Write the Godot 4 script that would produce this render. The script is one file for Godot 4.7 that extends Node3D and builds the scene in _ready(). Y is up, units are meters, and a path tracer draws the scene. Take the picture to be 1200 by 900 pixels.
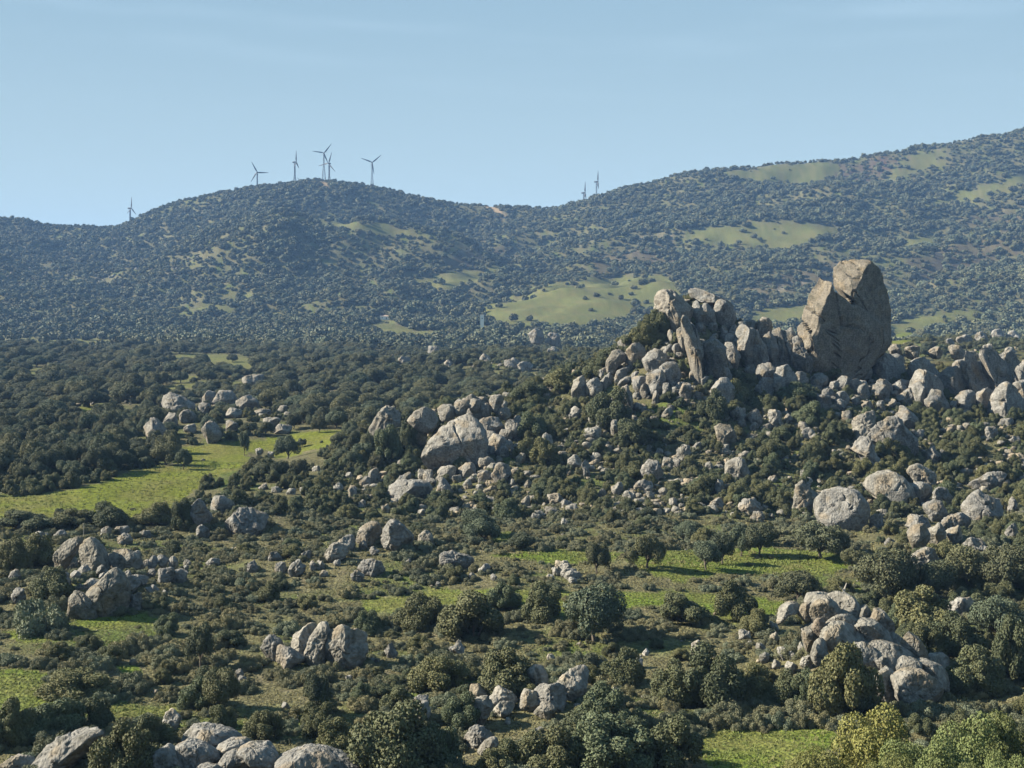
extends Node3D
# A granite valley: boulder-strewn scrubland, a tor with a leaning rock tower, wooded hills and wind turbines.
# World: camera at x=0, z=0, eye 40 m over the plain, looking along -z. "d" is the depth, -z.
const F := 1648.0      # focal length in photo pixels (photo 1200 x 900)
const CX := 600.0
const HY := 350.0      # horizon row
const EYE := 40.0

var rng := RandomNumberGenerator.new()
var nz := FastNoiseLite.new()
var nz2 := FastNoiseLite.new()
var taken := {}
var tor_px: PackedFloat32Array
var tor_h: PackedFloat32Array
var hill_rows: Array = []
var hill_d: PackedFloat32Array
var mounds: Array = []
var meadows: Array = []
var keep_clear: Array = []      # [x0, x1, y0, y1, depth] of rocks and chosen plants that random plants must not cover
var M := {}

# ------------------------------------------------------------------ naming
func numbered(called: String) -> String:
	if not taken.has(called):
		taken[called] = 0
		return called
	taken[called] += 1
	return "%s_%03d" % [called, taken[called]]

func tag(o: Node, label: String, category: String, group := "", kind := "") -> void:
	if label: o.set_meta("label", label)
	if category: o.set_meta("category", category)
	if group: o.set_meta("group", group)
	if kind: o.set_meta("kind", kind)

func top(o: Node3D, called: String) -> Node3D:
	o.name = numbered(called)
	add_child(o)
	return o

func mi(mesh: Mesh, mat: Material) -> MeshInstance3D:
	var o := MeshInstance3D.new()
	o.mesh = mesh
	o.material_override = mat
	return o

func part(called: String, mesh: Mesh, mat: Material, parent: Node3D) -> MeshInstance3D:
	var o := mi(mesh, mat)
	o.name = called
	parent.add_child(o, true)
	return o

# ------------------------------------------------------------------ mesh helpers
func mesh_of(v: PackedVector3Array, idx: PackedInt32Array, col: PackedColorArray, nrm := PackedVector3Array()) -> ArrayMesh:
	var a := []
	a.resize(Mesh.ARRAY_MAX)
	a[Mesh.ARRAY_VERTEX] = v
	a[Mesh.ARRAY_INDEX] = idx
	if col.size(): a[Mesh.ARRAY_COLOR] = col
	if nrm.is_empty():
		nrm.resize(v.size())
		for i in range(0, idx.size(), 3):
			var p := v[idx[i]]
			var n := (v[idx[i + 2]] - p).cross(v[idx[i + 1]] - p)
			nrm[idx[i]] += n
			nrm[idx[i + 1]] += n
			nrm[idx[i + 2]] += n
		for i in v.size(): nrm[i] = nrm[i].normalized() if nrm[i].length_squared() > 1e-14 else Vector3.UP
	a[Mesh.ARRAY_NORMAL] = nrm
	var m := ArrayMesh.new()
	m.add_surface_from_arrays(Mesh.PRIMITIVE_TRIANGLES, a)
	return m

class Soup:      # triangles with their own flat normals and colours
	var v := PackedVector3Array()
	var n := PackedVector3Array()
	var c := PackedColorArray()
	func tri(a: Vector3, b: Vector3, d: Vector3, col: Color) -> void:
		var q := (d - a).cross(b - a)
		q = q.normalized() if q.length_squared() > 1e-16 else Vector3.UP
		v.append(a); v.append(b); v.append(d)
		n.append(q); n.append(q); n.append(q)
		c.append(col); c.append(col); c.append(col)
	func quad(a: Vector3, b: Vector3, d: Vector3, e: Vector3, col: Color) -> void:
		tri(a, b, d, col); tri(a, d, e, col)
	func tube(pts: Array, rad: Array, sides: int, col: Color) -> void:
		var rings := []
		for k in pts.size():
			var dir: Vector3 = (pts[mini(k + 1, pts.size() - 1)] - pts[maxi(k - 1, 0)]).normalized()
			var s := dir.cross(Vector3(0.31, 0.17, 0.93)).normalized()
			var t := dir.cross(s)
			var ring := []
			for j in sides:
				var a := TAU * j / sides
				ring.append(pts[k] + (s * cos(a) + t * sin(a)) * float(rad[k]))
			rings.append(ring)
		for k in pts.size() - 1:
			for j in sides:
				var j2 := (j + 1) % sides
				quad(rings[k][j], rings[k][j2], rings[k + 1][j2], rings[k + 1][j], col)
		for j in range(1, sides - 1):
			tri(rings[0][0], rings[0][j], rings[0][j + 1], col)
			tri(rings[-1][0], rings[-1][j + 1], rings[-1][j], col)
	func box(lo: Vector3, hi: Vector3, col: Color) -> void:
		var p := []
		for k in 8: p.append(Vector3(hi.x if k & 1 else lo.x, hi.y if k & 2 else lo.y, hi.z if k & 4 else lo.z))
		for f in [[0, 1, 3, 2], [5, 4, 6, 7], [4, 0, 2, 6], [1, 5, 7, 3], [2, 3, 7, 6], [4, 5, 1, 0]]:
			quad(p[f[0]], p[f[1]], p[f[2]], p[f[3]], col)
	func mesh() -> ArrayMesh:
		var a := []
		a.resize(Mesh.ARRAY_MAX)
		a[Mesh.ARRAY_VERTEX] = v
		a[Mesh.ARRAY_NORMAL] = n
		a[Mesh.ARRAY_COLOR] = c
		var m := ArrayMesh.new()
		m.add_surface_from_arrays(Mesh.PRIMITIVE_TRIANGLES, a)
		return m

func pick(xs: PackedFloat32Array, ys: PackedFloat32Array, x: float) -> float:
	var n := xs.size()
	if x <= xs[0]: return ys[0]
	if x >= xs[n - 1]: return ys[n - 1]
	var i := 0
	while xs[i + 1] < x: i += 1
	var t := (x - xs[i]) / (xs[i + 1] - xs[i])
	return cubic_interpolate(ys[i], ys[i + 1], ys[maxi(i - 1, 0)], ys[mini(i + 2, n - 1)], t) if n > 3 else lerpf(ys[i], ys[i + 1], t)

func linear(xs: Array, ys: Array, x: float) -> float:
	if x <= xs[0]: return ys[0]
	for i in xs.size() - 1:
		if x <= xs[i + 1]: return lerpf(ys[i], ys[i + 1], (x - xs[i]) / (xs[i + 1] - xs[i]))
	return ys[-1]

# ------------------------------------------------------------------ the lie of the land
func setup_land() -> void:
	nz.seed = 7; nz.noise_type = FastNoiseLite.TYPE_SIMPLEX_SMOOTH; nz.frequency = 1.0; nz.fractal_type = FastNoiseLite.FRACTAL_NONE
	nz2.seed = 23; nz2.noise_type = FastNoiseLite.TYPE_SIMPLEX_SMOOTH; nz2.frequency = 1.0; nz2.fractal_type = FastNoiseLite.FRACTAL_FBM; nz2.fractal_octaves = 3
	# crest of the tor hill: photo column -> row of the bare ground on the crest (about 370 m away)
	var crest := [260, 535, 330, 530, 380, 516, 430, 503, 480, 488, 520, 480, 560, 470, 600, 460, 650, 445, 700, 428, 720, 416, 745, 396, 770, 371, 790, 357, 830, 357, 860, 378, 890, 396, 930, 408, 960, 418, 1000, 424, 1060, 424, 1120, 426, 1190, 432, 1260, 442, 1340, 470, 1450, 530]
	for i in range(0, crest.size(), 2):
		tor_px.append(crest[i])
		tor_h.append(maxf(0.0, EYE - (crest[i + 1] - HY) / F * 368.0))
	hill_d = PackedFloat32Array([1000, 1250, 1500, 1900, 2150, 2300, 2500, 2700, 3000, 3600, 9000])
	var cols := [-200, 0, 150, 300, 400, 520, 600, 700, 800, 900, 1000, 1100, 1200, 1400]
	var rows := {
		1500: [389, 389, 389, 387, 384, 382, 380, 377, 375, 375, 375, 375, 375, 375],
		1900: [342, 345, 350, 338, 335, 342, 340, 326, 320, 318, 316, 314, 312, 305],
		2150: [310, 315, 322, 256, 264, 284, 316, 296, 282, 276, 272, 268, 262, 250],
		2300: [296, 300, 306, 260, 270, 292, 302, 274, 258, 250, 244, 240, 234, 220],
		2500: [272, 277, 282, 240, 242, 264, 271, 250, 230, 221, 213, 205, 192, 170]}
	var sky := [-200, 250, 0, 257, 30, 259, 50, 265, 80, 264, 105, 266, 130, 267, 150, 262, 165, 254, 190, 243, 230, 234, 262, 228, 300, 223, 340, 218, 375, 216, 410, 218, 440, 222, 480, 231, 520, 238, 560, 242, 600, 244, 640, 244, 680, 240, 700, 235, 740, 222, 780, 213, 820, 205, 860, 202, 920, 197, 985, 192, 1050, 183, 1110, 176, 1150, 167, 1190, 159, 1400, 120]
	for d in hill_d:
		var xs := PackedFloat32Array()
		var ys := PackedFloat32Array()
		if d == 2700:
			for i in range(0, sky.size(), 2):
				xs.append(sky[i]); ys.append(EYE + (HY - sky[i + 1]) / F * d)
		else:
			for i in cols.size():
				xs.append(cols[i])
				if d <= 1000: ys.append(0.0)
				elif d <= 1250: ys.append(0.5)
				elif d <= 2500: ys.append(EYE + (HY - rows[int(d)][i]) / F * d)
				elif d == 3000: ys.append(150.0)
				else: ys.append(90.0)
		hill_rows.append([xs, ys])
	# small knolls under the outcrops: column, row on the flat plain, width, depth, height
	for k in [[115, 700, 13, 10, 2.2], [270, 612, 16, 12, 2.0], [380, 660, 18, 12, 1.6], [450, 645, 12, 9, 1.8], [1000, 790, 8, 8, 2.5], [640, 830, 8, 6, 1.0], [250, 512, 30, 30, 3.5], [300, 495, 30, 30, 3.0], [260, 895, 8, 6, 0.8], [80, 885, 7, 5, 0.7], [395, 770, 7, 6, 0.6], [1090, 650, 16, 10, 1.2]]:
		var dep: float = EYE * F / (k[1] - HY)
		mounds.append([(k[0] - CX) / F * dep, dep, k[2], k[3], k[4]])
	mounds.append([236.0, 760.0, 150.0, 190.0, 17.0])
	mounds.append([20.0, 760.0, 110.0, 120.0, 7.0])

func land(x: float, d: float) -> float:
	var r := sqrt(x * x + d * d)
	var ang := clampf(atan2(x, d), -0.6, 0.6)
	var u := tan(ang)
	var dd := r * cos(ang)
	var px := CX + F * u
	var t := 38.0 - 0.36 * r
	var y := 0.5 * (t + sqrt(t * t + 14.0))
	y += nz.get_noise_2d(x * 0.016, d * 0.016) * 1.0 * clampf(d / 200.0, 0.2, 1.4) + nz.get_noise_2d(x * 0.06 + 31.0, d * 0.06) * 0.35
	if dd > 220.0 and dd < 520.0 and px > 250.0 and px < 1460.0:
		var zf := linear([400, 600, 900, 1190], [300, 274, 259, 263], px)
		var zc := linear([400, 600, 800, 1000, 1190], [345, 360, 368, 375, 388], px)
		var hc := pick(tor_px, tor_h, px)
		if dd < zc:
			var s := clampf((dd - zf) / (zc - zf), 0.0, 1.0)
			var e := 1.15 + 0.6 * clampf((hc - 15.0) / 20.0, 0.0, 1.0)
			y += hc * pow(s, e) + s * (1.0 - s) * 5.0 * nz.get_noise_2d(x * 0.05, d * 0.05 + 9.0)
		else:
			var s := clampf((dd - zc - 6.0) / 100.0, 0.0, 1.0)
			y += hc * (1.0 - s * s * (3.0 - 2.0 * s))
	for m in mounds:
		var ax: float = (x - m[0]) / m[2]
		var ad: float = (d - m[1]) / m[3]
		var q := ax * ax + ad * ad
		if q < 6.0: y += m[4] * exp(-q)
	if dd > 1000.0:
		var i := 0
		while i < hill_d.size() - 2 and hill_d[i + 1] < dd: i += 1
		var w := clampf((dd - hill_d[i]) / (hill_d[i + 1] - hill_d[i]), 0.0, 1.0)
		var hs := []
		for k in [i - 1, i, i + 1, i + 2]:
			var row: Array = hill_rows[clampi(k, 0, hill_d.size() - 1)]
			hs.append(pick(row[0], row[1], px))
		y += cubic_interpolate(hs[1], hs[2], hs[0], hs[3], w) if dd < 2700.0 else lerpf(hs[1], hs[2], w * w * (3.0 - 2.0 * w))
		var f := clampf((dd - 1400.0) / 400.0, 0.0, 1.0) * lerpf(0.12, 1.0, clampf(absf(dd - 2700.0) / 260.0, 0.0, 1.0))
		y += f * (nz2.get_noise_2d(x * 0.0036, d * 0.0036) * 26.0 + nz.get_noise_2d(x * 0.012, d * 0.012) * 5.0)
	return y

func px_of(x: float, d: float) -> float:
	return CX + F * x / maxf(d, 1.0)

func seen(p: Vector3) -> Vector2:      # where a point lies in the photo
	return Vector2(CX + F * p.x / -p.z, HY - F * (p.y - EYE) / -p.z)

func ground(px: float, py: float, dmax := 3000.0) -> Vector3:      # the ground that a photo pixel shows
	var u := (px - CX) / F
	var v := (HY - py) / F
	var d := 40.0
	var last := d
	while d < dmax:
		if EYE + v * d < land(u * d, d):
			for i in 12:
				var m := (d + last) * 0.5
				if EYE + v * m < land(u * m, m): d = m
				else: last = m
			return Vector3(u * d, land(u * d, d), -d)
		last = d
		d *= 1.006
	return Vector3(u * dmax, land(u * dmax, dmax), -dmax)

# ------------------------------------------------------------------ materials
func noise_tex(freq: float, lo: float, hi: float, oct := 4, size := 512, sd := 3, kind := FastNoiseLite.TYPE_SIMPLEX_SMOOTH) -> NoiseTexture2D:
	var n := FastNoiseLite.new()
	n.seed = sd; n.noise_type = kind; n.frequency = freq; n.fractal_octaves = oct
	var t := NoiseTexture2D.new()
	t.width = size; t.height = size; t.seamless = true; t.noise = n
	var g := Gradient.new()
	g.set_color(0, Color(lo, lo, lo)); g.set_color(1, Color(hi, hi, hi))
	t.color_ramp = g
	return t

func material(c: Color, rough := 0.9, spec := 0.3) -> StandardMaterial3D:
	var m := StandardMaterial3D.new()
	m.albedo_color = c
	m.vertex_color_use_as_albedo = true
	m.roughness = rough
	m.metallic_specular = spec
	return m

func setup_materials() -> void:
	var rock := material(Color.WHITE, 0.92, 0.25)
	rock.albedo_texture = noise_tex(0.02, 0.55, 1.0, 6)
	rock.uv1_triplanar = true; rock.uv1_world_triplanar = true; rock.uv1_scale = Vector3.ONE * 0.16
	rock.heightmap_enabled = true; rock.heightmap_texture = noise_tex(0.03, 0.0, 1.0, 6, 512, 12); rock.heightmap_scale = 22.0
	M.rock = rock
	var soil := material(Color.WHITE, 0.95, 0.2)
	soil.albedo_texture = noise_tex(0.025, 0.55, 1.0, 5, 512, 5)
	soil.uv1_triplanar = true; soil.uv1_world_triplanar = true; soil.uv1_scale = Vector3.ONE * 0.06
	soil.heightmap_enabled = true; soil.heightmap_texture = noise_tex(0.06, 0.0, 1.0, 4, 512, 9); soil.heightmap_scale = 25.0
	M.soil = soil
	for k in 5:
		for n in [["oak", Color(0.080, 0.090, 0.052)], ["shrub", Color(0.087, 0.096, 0.048)], ["heath", Color(0.140, 0.144, 0.088)], ["bright", Color(0.130, 0.142, 0.048)]]:
			var s: float = [1.0, 0.82, 1.2, 0.93, 1.1][k]
			var c: Color = n[1]
			var hue: float = [0.0, -0.06, 0.1, 0.05, -0.1][k] 
			var m := material(Color(c.r * s * (1.0 + hue), c.g * s, c.b * s * (1.0 - hue)).linear_to_srgb(), 0.75, 0.35)
			m.backlight_enabled = true
			m.backlight = Color(c.r * 0.5, c.g * 0.55, c.b * 0.3).linear_to_srgb()
			M["%s%d" % [n[0], k]] = m
	var leaf := material(Color.WHITE, 0.75, 0.35)
	M.leaf = leaf
	M.bark = material(Color(0.10, 0.085, 0.07).linear_to_srgb(), 0.95)
	M.steel = material(Color(0.07, 0.075, 0.085).linear_to_srgb(), 0.6)
	M.blade = material(Color(0.10, 0.105, 0.115).linear_to_srgb(), 0.5)
	M.plaster = material(Color(0.72, 0.70, 0.64).linear_to_srgb(), 0.9)
	M.tile = material(Color(0.30, 0.23, 0.185).linear_to_srgb(), 0.9)
	M.pane = material(Color(0.04, 0.045, 0.05).linear_to_srgb(), 0.2, 0.5)
	M.wood = material(Color(0.30, 0.28, 0.25).linear_to_srgb(), 0.9)

# ------------------------------------------------------------------ ground, meadows, tracks
func inside(poly: PackedVector2Array, p: Vector2) -> bool:
	return Geometry2D.is_point_in_polygon(p, poly)

func pts(a: Array) -> PackedVector2Array:
	var r := PackedVector2Array()
	for i in range(0, a.size(), 2): r.append(Vector2(a[i], a[i + 1]))
	return r

func add_meadow(zmin: float, zmax: float, col: Color, label: String, a: Array, called := "meadow") -> void:
	var p := pts(a)
	var lo := p[0]
	var hi := p[0]
	for q in p:
		lo = lo.min(q); hi = hi.max(q)
	meadows.append({"zmin": zmin, "zmax": zmax, "col": col, "label": label, "poly": p, "lo": lo - Vector2(8, 4), "hi": hi + Vector2(8, 4), "called": called})

func meadow_at(q: Vector2, d: float, x: float) -> int:      # which meadow the ground point lies on
	var w := Vector2(nz.get_noise_2d(x * 0.11, d * 0.11) * 900.0, nz.get_noise_2d(x * 0.11 + 50.0, d * 0.11) * 420.0) / maxf(d, 60.0)
	if d > 900.0: w = Vector2(nz2.get_noise_2d(x * 0.018, d * 0.018) * 16.0, nz2.get_noise_2d(x * 0.018 + 50.0, d * 0.018) * 6.0)
	for k in meadows.size():
		var i := meadows.size() - 1 - k
		var m: Dictionary = meadows[i]
		if d < m.zmin or d > m.zmax or q.x < m.lo.x or q.x > m.hi.x or q.y < m.lo.y or q.y > m.hi.y: continue
		if inside(m.poly, q if m.called == "dirt_track" else q + w): return i
	return -1

func hides_meadow(q: Vector2, h: float) -> bool:      # a plant that would stand before an open meadow
	for f in [0.3, 0.6, 0.95]:
		var t := q - Vector2(0, h * f)
		for m in meadows:
			if m.zmax > 500 or t.x < m.lo.x or t.x > m.hi.x or t.y < m.lo.y or t.y > m.hi.y: continue
			if inside(m.poly, t): return true
	return false

func build_meadow_list() -> void:
	var g1 := Color(0.20, 0.235, 0.034)
	var g2 := Color(0.165, 0.225, 0.040)
	var g3 := Color(0.185, 0.200, 0.070)
	add_meadow(240, 360, g1, "wide bright green meadow in front of the oak wood", [-40, 586, 40, 581, 90, 572, 130, 562, 160, 550, 185, 545, 215, 548, 240, 543, 275, 538, 300, 532, 275, 552, 240, 562, 222, 580, 205, 596, 165, 606, 110, 613, 50, 608, -40, 608])
	add_meadow(330, 480, g1, "tongue of green pasture running uphill past the oak wood", [195, 527, 240, 521, 280, 516, 330, 512, 380, 505, 412, 503, 414, 510, 385, 522, 345, 534, 325, 538, 314, 527, 290, 531, 275, 542, 240, 546, 205, 545])
	add_meadow(190, 250, g2, "sunlit green grass under the row of small oaks", [735, 655, 770, 648, 830, 646, 900, 642, 960, 647, 1000, 654, 998, 668, 960, 676, 900, 672, 840, 672, 800, 684, 765, 676])
	add_meadow(200, 260, g2, "narrow grassy strip between low scrub and oak", [565, 652, 610, 646, 690, 644, 730, 648, 720, 658, 670, 661, 610, 655])
	add_meadow(220, 262, g2, "little grassy clearing below the boulder slope", [574, 628, 605, 622, 612, 634, 585, 640])
	add_meadow(160, 205, g2, "long green glade in the middle of the scrubland", [425, 703, 520, 692, 600, 690, 680, 694, 760, 692, 850, 697, 925, 704, 905, 722, 860, 728, 820, 712, 740, 712, 650, 722, 590, 708, 520, 706, 470, 714, 425, 722])
	add_meadow(110, 150, g2, "grassy paddock behind the leafy foreground bush", [810, 862, 830, 854, 900, 850, 975, 852, 985, 872, 950, 893, 900, 905, 850, 905, 815, 884])
	add_meadow(125, 170, g2, "green pasture with dark bushes beside the bottom boulders", [-40, 788, 20, 782, 62, 788, 52, 804, 80, 820, 130, 826, 215, 826, 210, 838, 140, 840, 80, 836, 30, 834, -40, 832])
	add_meadow(150, 180, g2, "small green patch under the big pointed boulder", [5, 742, 40, 734, 66, 742, 60, 752, 20, 754])
	add_meadow(150, 190, g2, "green strip right of the big pointed boulder", [70, 730, 110, 720, 165, 718, 190, 726, 150, 734, 100, 740])
	add_meadow(140, 170, g2, "pale green gap in the scrub above the pasture", [138, 780, 160, 774, 168, 786, 148, 794])
	add_meadow(560, 800, g3, "clearing in the oak wood beside grey slabs", [190, 452, 240, 447, 300, 448, 300, 455, 240, 454, 195, 457])
	add_meadow(640, 1000, g3, "first clearing inside the plain's oak wood", [180, 418, 215, 413, 262, 412, 300, 425, 298, 436, 250, 437, 240, 428, 205, 425])
	add_meadow(560, 1000, g3, "second clearing inside the plain's oak wood", [180, 440, 205, 438, 235, 441, 230, 447, 185, 447])
	add_meadow(600, 1000, g3, "narrow pale clearing at the edge of the oak wood", [28, 432, 70, 430, 74, 437, 34, 440])
	add_meadow(430, 700, g1, "small bright clearing in the dark oak wood", [76, 474, 100, 478, 130, 470, 128, 478, 108, 490, 84, 486])
	add_meadow(640, 1100, g3, "long pale clearing beneath the rough heath", [420, 432, 470, 429, 500, 432, 495, 438, 430, 439])
	add_meadow(1000, 1900, g3, "pale green field with scattered trees at the hill's foot", [12, 399, 80, 396, 152, 399, 182, 399, 180, 404, 150, 407, 80, 410, 16, 406])
	add_meadow(1200, 2100, g3, "small green field below the low white house", [415, 382, 450, 380, 470, 384, 500, 386, 545, 384, 540, 392, 500, 396, 455, 394, 420, 388])
	add_meadow(1300, 2300, g3, "large green pasture on the shoulder of the right hill", [556, 368, 600, 347, 650, 333, 700, 326, 770, 323, 805, 332, 790, 348, 720, 366, 670, 382, 600, 384, 570, 378])
	add_meadow(1200, 2300, g3, "strip of pasture below the dark hedge line", [655, 386, 700, 372, 770, 352, 785, 356, 730, 374, 690, 388])
	add_meadow(1900, 2700, g3, "yellow green clearing high on the right hill", [800, 273, 850, 264, 930, 261, 985, 264, 970, 275, 935, 290, 900, 292, 860, 284, 830, 292, 812, 284])
	add_meadow(2350, 2730, Color(0.15, 0.17, 0.06), "green pasture along the top of the right ridge", [848, 202, 900, 196, 960, 191, 990, 190, 985, 210, 930, 212, 870, 213])
	add_meadow(2350, 2730, Color(0.145, 0.105, 0.085), "reddish brown heath near the top of the right ridge", [985, 190, 1020, 186, 1062, 180, 1050, 200, 1020, 212, 985, 211], "heath")
	add_meadow(2350, 2730, Color(0.16, 0.17, 0.065), "yellowish pasture near the right summit", [1062, 180, 1115, 174, 1100, 192, 1060, 210, 1035, 209, 1052, 198])
	add_meadow(1900, 2700, g3, "pale field climbing toward the right summit", [1080, 242, 1130, 225, 1195, 204, 1215, 204, 1215, 214, 1150, 230, 1100, 245])
	add_meadow(1700, 2600, g3, "small pale field in the dark wood of the right hill", [1042, 284, 1080, 275, 1106, 279, 1085, 290, 1055, 292])
	add_meadow(1500, 2300, g3, "green clearing behind the leaning tower rock", [1030, 310, 1050, 302, 1062, 306, 1050, 314, 1036, 316])
	add_meadow(1900, 2400, g3, "pasture lying on the crest of the front left ridge", [296, 249, 345, 253, 400, 259, 450, 265, 512, 277, 480, 279, 420, 271, 350, 261])
	add_meadow(1500, 2400, g3, "green field in the valley between both hills", [478, 334, 520, 321, 560, 317, 606, 307, 602, 318, 560, 330, 520, 338])
	add_meadow(1400, 2200, g3, "thin green clearing in the left forest", [198, 364, 245, 358, 282, 358, 272, 364, 205, 367])
	add_meadow(1400, 2300, g3, "pale clearing in the middle of the left forest", [248, 344, 275, 340, 298, 343, 290, 349, 255, 349])
	add_meadow(1600, 2300, g3, "small clearing beside the front left ridge", [370, 307, 392, 303, 404, 308, 390, 312])
	add_meadow(700, 1500, g1, "bright green field behind the leaning tower rock", [1040, 393, 1070, 389, 1112, 387, 1110, 393, 1075, 399, 1044, 405])
	add_meadow(1200, 2000, g3, "green slope behind the far rocky plateau", [1038, 384, 1085, 368, 1145, 360, 1152, 376, 1105, 384, 1045, 392])
	add_meadow(1300, 2000, g3, "green hollow behind the pinnacle ridge", [878, 372, 905, 362, 945, 358, 940, 378, 890, 384])
	var br := Color(0.125, 0.105, 0.075)
	add_meadow(1600, 2600, br, "brown heath below the right summit field", [1060, 305, 1130, 282, 1215, 266, 1215, 300, 1140, 318, 1090, 336], "heath")
	add_meadow(1600, 2600, br, "brown heath patch above the large pasture", [690, 304, 740, 292, 790, 290, 800, 306, 740, 318, 705, 324], "heath")
	add_meadow(1500, 2500, br, "brown heath patch beside the pale dirt track", [870, 336, 930, 316, 990, 306, 1005, 322, 950, 340, 900, 352], "heath")
	add_meadow(1700, 2600, br, "brown heath patch in the valley head", [520, 304, 560, 290, 600, 288, 606, 302, 560, 312, 530, 318], "heath")
	add_meadow(1900, 2650, br, "brown heath strip near the right summit", [1110, 262, 1160, 248, 1215, 240, 1215, 256, 1150, 268], "heath")
	add_meadow(1700, 2600, Color(0.30, 0.27, 0.2), "pale path across the right hill", [745, 277, 780, 274, 815, 278, 815, 280, 780, 277, 746, 280], "dirt_track")
	add_meadow(1200, 2300, g3, "little yard before the low white farmhouse", [438, 372, 468, 372, 470, 384, 436, 384])
	add_meadow(1200, 2300, g3, "little clearing before the narrow white tower", [556, 378, 574, 378, 576, 394, 554, 394])
	add_meadow(2300, 2730, Color(0.50, 0.36, 0.22), "orange dirt track crossing the saddle of the ridge", [564, 239, 574, 240, 596, 252, 592, 257], "dirt_track")
	add_meadow(2400, 2730, Color(0.50, 0.36, 0.22), "orange dirt track below the wind turbines", [375, 213, 383, 213, 387, 221, 385, 227, 378, 221], "dirt_track")
	add_meadow(1300, 2300, Color(0.38, 0.33, 0.25), "pale dirt track behind the leaning tower rock", [905, 341, 930, 332, 952, 323, 953, 327, 930, 337, 906, 345], "dirt_track")

func build_ground() -> void:
	var angs := PackedFloat32Array()
	var a := -PI
	while a < PI - 0.001:
		angs.append(a)
		a += 0.0021 if absf(a) < 0.40 else 0.06
		if a > -0.40 and angs[-1] < -0.40: a = -0.399
	angs.append(PI)
	var rad := PackedFloat32Array([0.5, 4, 8, 14, 20, 26, 32, 38, 44, 50, 56])
	var r := 60.0
	while r < 2850.0:
		rad.append(r); r *= 1.0095
	for q in [2900, 3000, 3200, 3600, 4500, 6000, 9000]: rad.append(q)
	var na := angs.size()
	var nr := rad.size()
	var v := PackedVector3Array()
	var col := PackedColorArray()
	var cls := PackedInt32Array()
	v.resize(na * nr); col.resize(na * nr); cls.resize(na * nr)
	var coarse := -1
	for j in na:
		var s := sin(angs[j])
		var c := cos(angs[j])
		for i in nr:
			var x := s * rad[i]
			var d := c * rad[i]
			var y := land(x, d)
			var k := i * na + j
			v[k] = Vector3(x, y, -d)
			var n1 := nz.get_noise_2d(x * 0.05, d * 0.05)
			var n2 := nz2.get_noise_2d(x * 0.18 + 7.0, d * 0.18)
			var m := -1
			if d > 50.0 and absf(x) < d * 0.42:
				m = meadow_at(seen(v[k]), d, x)
			var q: Color
			if m >= 0:
				q = meadows[m].col
				q = q.lerp(Color(0.20, 0.175, 0.075), clampf(0.22 + n1 * 0.5 + n2 * 0.4, 0.0, 0.6))
				cls[k] = m + 2
			else:
				q = Color(0.175, 0.165, 0.088).lerp(Color(0.125, 0.165, 0.045), clampf(n1 * 1.2 + n2 * 0.8, 0.0, 1.0))
				q = q.lerp(Color(0.21, 0.18, 0.125), clampf(n2 * 1.5 - 0.25, 0.0, 0.8))
				cls[k] = 1 if d > 1150.0 else 0
			col[k] = q * 0.8 * (1.0 + 0.25 * n2)
	# one set of normals for the whole sheet
	var nrm := PackedVector3Array()
	nrm.resize(v.size())
	for i in nr:
		for j in na:
			var e := v[i * na + mini(j + 1, na - 1)] - v[i * na + maxi(j - 1, 0)]
			var f := v[mini(i + 1, nr - 1) * na + j] - v[maxi(i - 1, 0) * na + j]
			var n := e.cross(f).normalized()
			nrm[i * na + j] = n if n.y > 0.0 else -n
	var lists := []
	for k in meadows.size() + 2: lists.append(PackedInt32Array())
	for i in nr - 1:
		for j in na - 1:
			var p := i * na + j
			var c := cls[p]
			if cls[p + 1] == cls[p + na] and cls[p + 1] == cls[p + na + 1]: c = cls[p + 1]
			var l: PackedInt32Array = lists[c]
			l.append(p); l.append(p + na); l.append(p + 1)
			l.append(p + 1); l.append(p + na); l.append(p + na + 1)
			lists[c] = l
	for k in lists.size():
		var l: PackedInt32Array = lists[k]
		if l.size() < 3: continue
		var map := {}
		var vv := PackedVector3Array()
		var cc := PackedColorArray()
		var nn := PackedVector3Array()
		var idx := PackedInt32Array()
		idx.resize(l.size())
		for t in l.size():
			var p := l[t]
			if not map.has(p):
				map[p] = vv.size()
				vv.append(v[p]); cc.append(col[p]); nn.append(nrm[p])
			idx[t] = map[p]
		var o := mi(mesh_of(vv, idx, cc, nn), M.soil)
		if k == 0:
			tag(top(o, "ground"), "olive brown scrubland ground of the rocky valley", "ground", "", "structure")
		elif k == 1:
			tag(top(o, "hills"), "dark rounded hills rising behind the valley", "hills", "", "structure")
		else:
			tag(top(o, meadows[k - 2].called), meadows[k - 2].label, "track" if meadows[k - 2].called == "dirt_track" else "meadow", "", "structure")

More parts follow.
